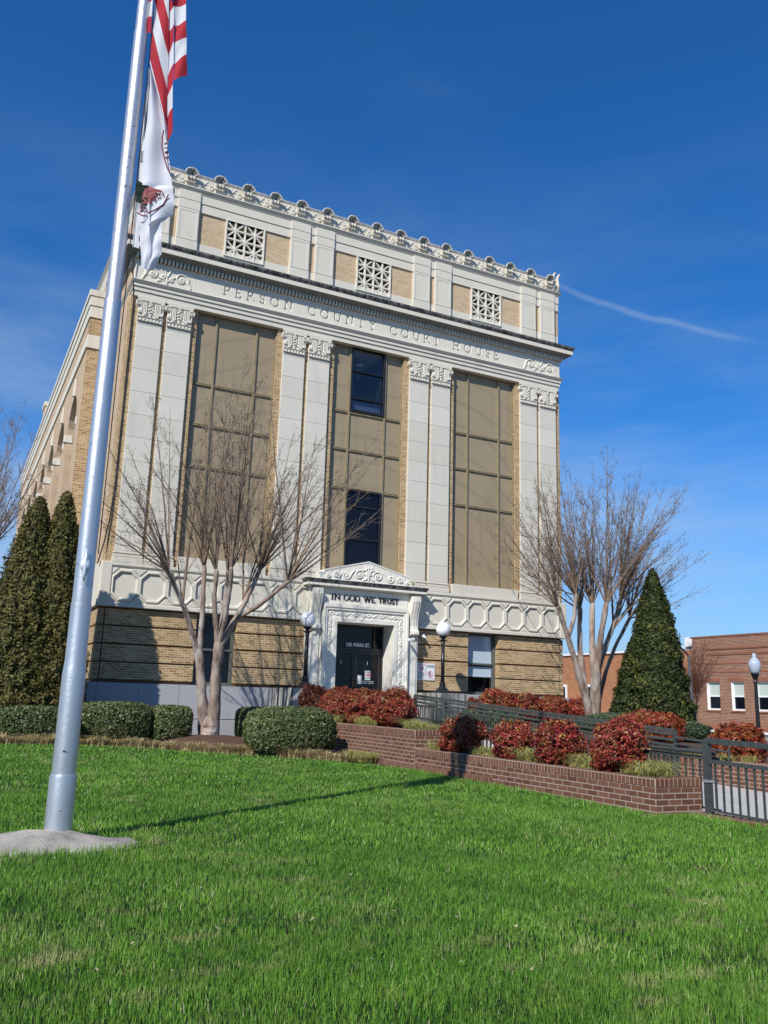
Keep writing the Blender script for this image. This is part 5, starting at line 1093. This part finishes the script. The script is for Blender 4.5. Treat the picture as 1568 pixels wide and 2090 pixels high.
def myrtle(label, base, stems, knuckles, targets, loc, hl, seed, group, pods=True, lat=1.0, tw=(.0052, .0022), small=1.0, thick=1.35):
    """stems: (points, r0, r1); knuckles: points that sprout shoots; targets(rng, k) gives the end of a shoot"""
    global RNG
    r = np.random.default_rng(seed); t = thing('crape_myrtle', label, 'tree', loc, group); L = np.array(loc, float)
    T = Tubes(); 
    for pts, r0, r1 in stems:
        Pn = smooth_path(pts, 14)-L; k = len(Pn); rr = np.linspace(r0, r1, k)*thick*(1+.07*np.sin(np.arange(k)*1.9+r0*90)); rr[-2:] *= 1.18; Pn = Pn+r.normal(0, .006, Pn.shape); e_ = Pn[-1]-Pn[-2]; e_ /= np.linalg.norm(e_); Pn = np.vstack([Pn, Pn[-1]+e_*rr[-1]*.7, Pn[-1]+e_*rr[-1]*1.15]); rr = np.concatenate([rr, [rr[-1]*.8, rr[-1]*.2]]); T.add(Pn, rr, None, 12)
    T.mesh('trunk', M_bark, t)
    Bt = Tubes(); Tw = Tubes(); pod = []
    for kp, cnt in knuckles:
        kp = np.array(kp)
        for _ in range(cnt):
            e = np.array(targets(r, kp)); v = e-kp; Ln = np.linalg.norm(v); out = np.array([v[0], v[1], 0]); ctrl = kp+v*.4+np.array([0, 0, .10*Ln])*(-1 if r.random() < .3 else .5)+out*(-.06)
            s = np.linspace(0, 1, 12)[:, None]; C = (1-s)**2*kp+2*s*(1-s)*ctrl+s**2*e+r.normal(0, .012, (12, 3))*s; r0 = .014+.0045*Ln*r.uniform(.5, 1.2)
            Bt.add(C-L, r0*small, .0035, 5)
            nl = int(Ln*5.6*lat)
            for q in range(nl):
                s_ = r.uniform(.22, .98); i = int(s_*11); p0 = C[i]; dirn = C[min(i+1, 11)]-C[max(i-1, 0)]; dirn = dirn/np.linalg.norm(dirn); sd = r.normal(0, 1, 3); sd -= dirn*(sd@dirn); sd /= np.linalg.norm(sd)
                ll = r.uniform(.25, .85)*(1.15-.6*s_)*(Ln/3.5)**.5; p2 = p0+(dirn*.85+sd*.55+np.array([0, 0, .12]))*ll; p1 = p0+(dirn*.35+sd*.38)*ll*.9
                s3 = np.linspace(0, 1, 5)[:, None]; Q = (1-s3)**2*p0+2*s3*(1-s3)*p1+s3**2*p2; Tw.add(Q-L, tw[0]*1.15, tw[1], 3)
                for w_ in range(3):
                    j = r.integers(1, 4); u_ = r.normal(0, 1, 3); u_ /= np.linalg.norm(u_); pe = Q[j]+(dirn*.7+u_*.6)*ll*r.uniform(.25, .5); Tw.add(np.array([Q[j], (Q[j]+pe)/2+r.normal(0, .01, 3), pe])-L, tw[0]*.8, tw[1]*.8, 3)
                if pods and r.random() < .4: pod.append(Q[-1])
            if pods and r.random() < .75: pod.append(C[-1])
    Bt.mesh('branches', M_twig if small < 1 else barkmat_branch, t); Tw.mesh('twigs', M_twig, t, False)
    if pods and pod:
        V = []; F = []; n = 0; oc = np.array([(1, 0, 0), (-1, 0, 0), (0, 1, 0), (0, -1, 0), (0, 0, 1), (0, 0, -1)]); of = np.array([(0, 2, 4), (2, 1, 4), (1, 3, 4), (3, 0, 4), (2, 0, 5), (1, 2, 5), (3, 1, 5), (0, 3, 5)])
        for p in pod:
            for _ in range(r.integers(5, 11)): V.append(p-L+r.normal(0, .055, 3)+oc*r.uniform(.009, .016)); F.append(of+n); n += 6
        np_mesh('seed_pods', np.vstack(V), np.vstack(F), M_pod, t)
    return t
barkmat_branch = simple('branch_bark', (.27, .19, .135), .8, 0, .45, 9)
G_m = 'bare crape myrtles in front of the courthouse'
stL = [([(-5.62, -2.5, -1.45), (-5.66, -2.46, -1.1), (-5.86, -2.67, -.05), (-6.0, -2.78, .65), (-6.06, -2.8, .9)], .125, .075), ([(-5.46, -2.58, -1.45), (-5.44, -2.57, -1.1), (-5.53, -2.84, -.04), (-5.56, -3.0, .7), (-5.57, -3.08, 1.08)], .14, .09),
       ([(-6.06, -2.8, .8), (-6.45, -2.93, 1.76), (-7.06, -3.13, 2.85)], .062, .04), ([(-6.02, -2.82, .8), (-6.05, -2.96, 1.98), (-6.12, -3.06, 3.03)], .058, .04), ([(-5.6, -3.07, 1.0), (-5.88, -3.4, 2.02), (-5.96, -3.68, 2.88)], .06, .042),
       ([(-5.57, -3.08, 1.0), (-5.49, -3.02, 2.02), (-5.45, -3.03, 2.94)], .06, .042), ([(-5.55, -3.1, 1.0), (-5.23, -3.3, 1.73), (-4.94, -3.51, 2.47), (-4.77, -3.61, 3.0)], .068, .038), ([(-5.23, -3.3, 1.73), (-4.81, -3.93, 2.06), (-4.33, -4.65, 2.63)], .05, .034), ([(-5.57, -3.08, 1.0), (-5.59, -3.7, 2.06), (-5.7, -4.18, 2.89)], .055, .038),
       ([(-5.62, -2.56, -1.48), (-5.55, -2.6, -1.3), (-5.54, -2.6, -1.0)], .2, .13)]
cL = np.array([-5.6, -3.2, 2.6])
def tgL(r, k):
    d = (k-cL)*np.array([1, 1, 0]); a = r.normal(0, 1); x = k[0]+d[0]*.85+r.normal(0, .85); y = k[1]+d[1]*.8+r.normal(0, .85); spread = abs(x-cL[0]); z = r.uniform(5.6, 8.6)-spread*.55; return (x, y, max(z, k[2]+1.2))
knL = [((-7.06, -3.13, 2.85), 12), ((-6.12, -3.06, 3.03), 10), ((-5.96, -3.68, 2.88), 9), ((-5.45, -3.03, 2.94), 9), ((-4.77, -3.61, 3.0), 13), ((-4.33, -4.65, 2.63), 12), ((-5.7, -4.18, 2.89), 8), ((-5.1, -3.4, 2.2), 4), ((-6.6, -2.98, 2.0), 4)]
myrtle('bare multi-stemmed crape myrtle before the left window bay, smooth pale trunk', None, stL, knL, tgL, (-5.55, -2.6, -1.4), 0, 4, G_m, lat=.85)
stR = [([(6.68, -3.2, -1.2), (6.68, -3.2, -.4), (6.15, -3.39, .5), (5.57, -3.54, 1.86), (5.3, -3.63, 2.3), (5.05, -3.73, 2.73)], .10, .045), ([(5.57, -3.54, 1.86), (5.73, -3.65, 2.45), (5.69, -3.81, 3.16)], .055, .04), ([(6.65, -3.19, -.6), (6.47, -3.13, .67), (6.28, -3.19, 1.76), (6.19, -3.39, 2.76)], .085, .05),
       ([(6.81, -3.25, -1.2), (6.81, -3.25, -.47), (6.65, -3.49, .83), (6.55, -3.48, 1.92), (6.6, -3.52, 2.94)], .13, .05), ([(6.84, -3.26, -.6), (6.63, -3.63, .98), (6.55, -3.93, 1.89), (6.59, -4.19, 2.89)], .12, .05), ([(6.72, -3.52, .83), (7.04, -3.68, 1.78), (7.25, -3.85, 2.49), (7.38, -3.95, 3.12)], .07, .04), ([(6.95, -3.1, -.8), (7.25, -3.1, .39), (7.63, -3.23, 1.51), (8.14, -3.52, 2.62)], .06, .035)]
cR = np.array([6.6, -3.6, 2.6])
def tgR(r, k):
    d = (k-cR)*np.array([1, 1, 0]); x = k[0]+d[0]*1.05+r.normal(.1, .85); y = k[1]+d[1]*.9+r.normal(0, .85); spread = abs(x-cR[0]); z = r.uniform(5.2, 8.2)-spread*.5; return (x, y, max(z, k[2]+1.2))
knR = [((5.05, -3.73, 2.73), 16), ((5.69, -3.81, 3.16), 14), ((6.19, -3.39, 2.76), 15), ((6.6, -3.52, 2.94), 18), ((6.59, -4.19, 2.89), 16), ((7.38, -3.95, 3.12), 20), ((8.14, -3.52, 2.62), 20), ((7.2, -3.8, 2.2), 8)]
myrtle('bare multi-stemmed crape myrtle at the right corner against the sky', None, stR, knR, tgR, (6.8, -3.25, -1.1), 0, 9, G_m, tw=(.0056, .0025), thick=1.4, lat=.9)
stO = [([(-11.9, 3.5, -1.6), (-12.0, 3.3, .75), (-11.95, 2.9, 2.95)], .15, .07), ([(-12.0, 3.3, .75), (-11.5, 3.1, 2.2), (-11.3, 2.85, 3.5)], .09, .055), ([(-12.0, 3.3, .7), (-12.7, 3.2, 3.2)], .07, .05)]
def tgO(r, k): return (k[0]+r.uniform(-.4, 1.7), k[1]+r.normal(0, .8), r.uniform(5.3, 8.7))
myrtle('bare crape myrtle mostly outside the left edge, branches over blue sky', None, stO, [((-11.95, 2.9, 2.95), 10), ((-11.3, 2.85, 3.5), 15), ((-12.7, 3.2, 3.2), 4)], tgO, (-11.9, 3.5, -1.6), 0, 13, G_m, tw=(.006, .0028))
# small red-twigged street tree
stS = [([(17.2, 2.5, -2.0), (17.1, 2.4, -.1), (17.05, 2.34, .3)], .07, .045)]
def tgS(r, k): return (k[0]+r.normal(0, .8), k[1]+r.normal(0, .8), r.uniform(1.2, 3.0))
_tw = M_twig; M_twig = M_redtwig
myrtle('small reddish bare street tree against the brick shop', None, stS, [((17.05, 2.34, .2), 26), ((17.08, 2.36, -.3), 10)], tgS, (17.2, 2.5, -2.0), 0, 21, None, pods=False, small=.6, lat=1.6)
M_twig = _tw

# ------------------------------------------------------------------ street side
XB = 30.0
sh = thing('brick_shop', 'two-storey red brick shop with white sash windows and pale stone ground floor', 'building', (XB, 5, -2.05))
def sp(mb, name, m, par=None, **k):
    o = mb.build(name, m, par or sh, **k)
    if par is None: o.location = (-XB, -5, 2.05)
    return o
WZ = (-.27, 1.42); wins = [(12.75, 13.75), (10.95, 11.88), (9.15, 10.15), (7.2, 8.2), (5.2, 6.2), (3.2, 4.2)]
m = MB(); ys = [14.75]+[v for w_ in wins for v in (w_[1], w_[0])]+[-20]
for i in range(0, len(ys)-1, 2): m.box(XB, XB+.4, ys[i+1], ys[i], -1.5, 4.1)
for a, c in wins: m.box(XB, XB+.4, a, c, -1.5, WZ[0]); m.box(XB, XB+.4, a, c, WZ[1], 4.1)
m.box(XB+.4, XB+12, -20, 14.75, -2.1, 3.7); sp(m, 'wall', M_orange)
m = MB(); m.box(XB-.05, XB, -20, 13.7, 3.35, 3.45); m.box(XB-.04, XB, -20, 13.7, 3.0, 3.08); m.box(XB-.03, XB, -20, 13.9, 2.45, 2.55); m.box(XB-.03, XB, -20, 13.9, 1.95, 2.03); sp(m, 'brick_course', M_soldier)
m = MB(); m.box(XB-.02, XB, -20, 13.95, -1.42, -1.12)
for a, c in wins: m.box(XB-.015, XB, a-.08, c+.08, WZ[1], WZ[1]+.22)
sp(m, 'soldier_course', M_soldier)
m = MB(); m.box(XB-.04, XB+.5, -20, 14.9, 4.1, 4.19); sp(m, 'coping', simple('dark_coping', (.25, .12, .08), .8)); m = MB(); m.box(XB-.02, XB+.6, 14.75, 15.35, 3.62, 4.2); m.box(XB-.02, XB+.6, 15.35, 17.9, 3.5, 3.62); sp(m, 'white_flashing', M_white)
m = MB(); m.box(XB-.12, XB, -20, 13.95, -1.56, -1.43); sp(m, 'white_string', M_white)
m = MB(); m.box(XB-.02, XB+.3, -20, 13.95, -2.4, -1.56); sp(m, 'stone_base', brick_mat('ashlar', (.30, .28, .25), (.38, .36, .33), (.46, .43, .39), (.2, .19, .18), .5, .16, .01))
for a, c in wins:
    f = MB(); f.box(XB+.12, XB+.2, a, a+.08, WZ[0], WZ[1]); f.box(XB+.12, XB+.2, c-.08, c, WZ[0], WZ[1]); f.box(XB+.12, XB+.2, a+.08, c-.08, WZ[1]-.08, WZ[1]); f.box(XB+.12, XB+.2, a+.08, c-.08, WZ[0], WZ[0]+.1); f.box(XB+.12, XB+.2, a+.08, c-.08, .52, .6)
    f.box(XB+.001, XB+.12, c-.012, c-.002, WZ[0], WZ[1]); o = sp(f, 'window', M_white)
    f = MB(); f.box(XB+.18, XB+.185, a+.05, c-.05, WZ[0], WZ[1]); sp(f, 'pane', M_glass, o); f = MB(); f.box(XB+.17, XB+.178, a+.08, c-.08, .6, WZ[1]-.06); sp(f, 'blind', mat('pale_blind', (.45, .52, .48), .6), o)
    f = MB(); f.box(XB-.06, XB, a-.05, c+.05, WZ[0]-.09, WZ[0]-.005); sp(f, 'sill', M_soldier, o)
lo = thing('low_brick_shop', 'lower orange brick building with white doorway joined behind the evergreen', 'building', (XB, 22, -2.05))
m = MB(); m.box(XB+.1, XB+.5, 14.8, 60, -2.1, 3.42); m.box(XB+.5, XB+10, 14.9, 60, -2.1, 3.2)
def lp(mb, name, m_, par=None):
    o = mb.build(name, m_, par or lo)
    if par is None: o.location = (-XB, -22, 2.05)
    return o
lp(m, 'wall', M_orange2); m = MB(); m.box(XB-.02, XB+.6, 17.9, 60, 3.42, 3.56); lp(m, 'coping', M_white)
for yy in (16.0, 20.2, 24.6, 28.0):
    f = MB(); f.box(XB+.02, XB+.12, yy-.65, yy-.5, -1.9, 1.1); f.box(XB+.02, XB+.12, yy+.5, yy+.65, -1.9, 1.1); f.box(XB+.02, XB+.12, yy-.65, yy+.65, 1.1, 1.28); f.box(XB+.03, XB+.12, yy-.5, yy+.5, .05, .15); o = lp(f, 'doorway', M_white); f = MB(); f.box(XB+.08, XB+.095, yy-.5, yy+.5, -1.9, 1.1); lp(f, 'pane', M_glass, o)
# street lamp
sl_ = thing('street_lamp', 'black street lamp with clear acorn globe in front of the brick shop', 'street lamp', (13.65, -3.75, -2.0)); 
m = MB(); m.lathe([(.16, 0), (.16, .25), (.11, .35), (.075, .5), (.06, 2.7), (.085, 2.74), (.06, 2.8), (.10, 2.9), (.15, 3.02)], seg=16); m.build('post', M_black, sl_)
m = MB(); m.lathe([(.13, 3.02), (.16, 3.1), (.205, 3.22), (.215, 3.34), (.19, 3.45), (.11, 3.55), (.06, 3.6), (.085, 3.65), (.05, 3.72), (.01, 3.75)], seg=20); m.build('globe', mat('frosted_globe', (.40, .46, .56), .12, 0, .6), sl_, smooth=True)
# signal mast pole with a slanted arm
mp_ = thing('mast_pole', 'grey street pole with slanting arm behind the evergreen', 'pole', (15.55, 1.0, -2.05)); m = MB(); m.tube([(0, 0, 0), (-.5, -.35, 3.92)], [.09, .06], 10); m.build('pole', simple('dull_steel', (.13, .12, .13), .5), mp_)
m = MB(); m.tube([(-.5, -.35, 3.9), (-1.25, -.05, 4.75)], .035, 8); m.build('arm', M_black, mp_)
# oval street sign
os_ = thing('oval_sign', 'round white sign on a dark frame beside the street pole', 'sign', (16.2, 1.8, -2.05)); m = MB(); m.box(-.32, -.26, -.03, .03, 0, 1.75); m.box(.24, .30, -.03, .03, 0, 1.75); m.box(-.3, .3, -.02, .02, .85, .93); m.build('frame', M_black, os_)
m = MB(); m.tube([(0, -.02, 1.45), (0, .02, 1.45)], .27, 24); o = m.build('disc', simple('pale_disc', (.7, .72, .75), .5), os_); m = MB(); m.box(-.24, .24, -.02, .02, .95, 1.05); m.build('plate', M_white, os_)
# low beige building beyond the wing
lb_ = thing('low_annexe', 'low beige rendered building with pale coping beyond the left side', 'building', (-12, 36, -2)); m = MB(); m.box(-18, 3.9, 0, 8, 0, 8.2); m.build('wall', simple('beige_render', (.56, .42, .31), .85), lb_)
m = MB(); m.box(-18.05, 3.95, -.06, 8, 8.2, 8.75); m.build('coping', M_stone, lb_); m = MB(); m.box(-18.0, 3.9, -.1, 0, 0, 4.6); m.build('base_course', simple('grey_render', (.42, .43, .42), .85), lb_)
print('done')
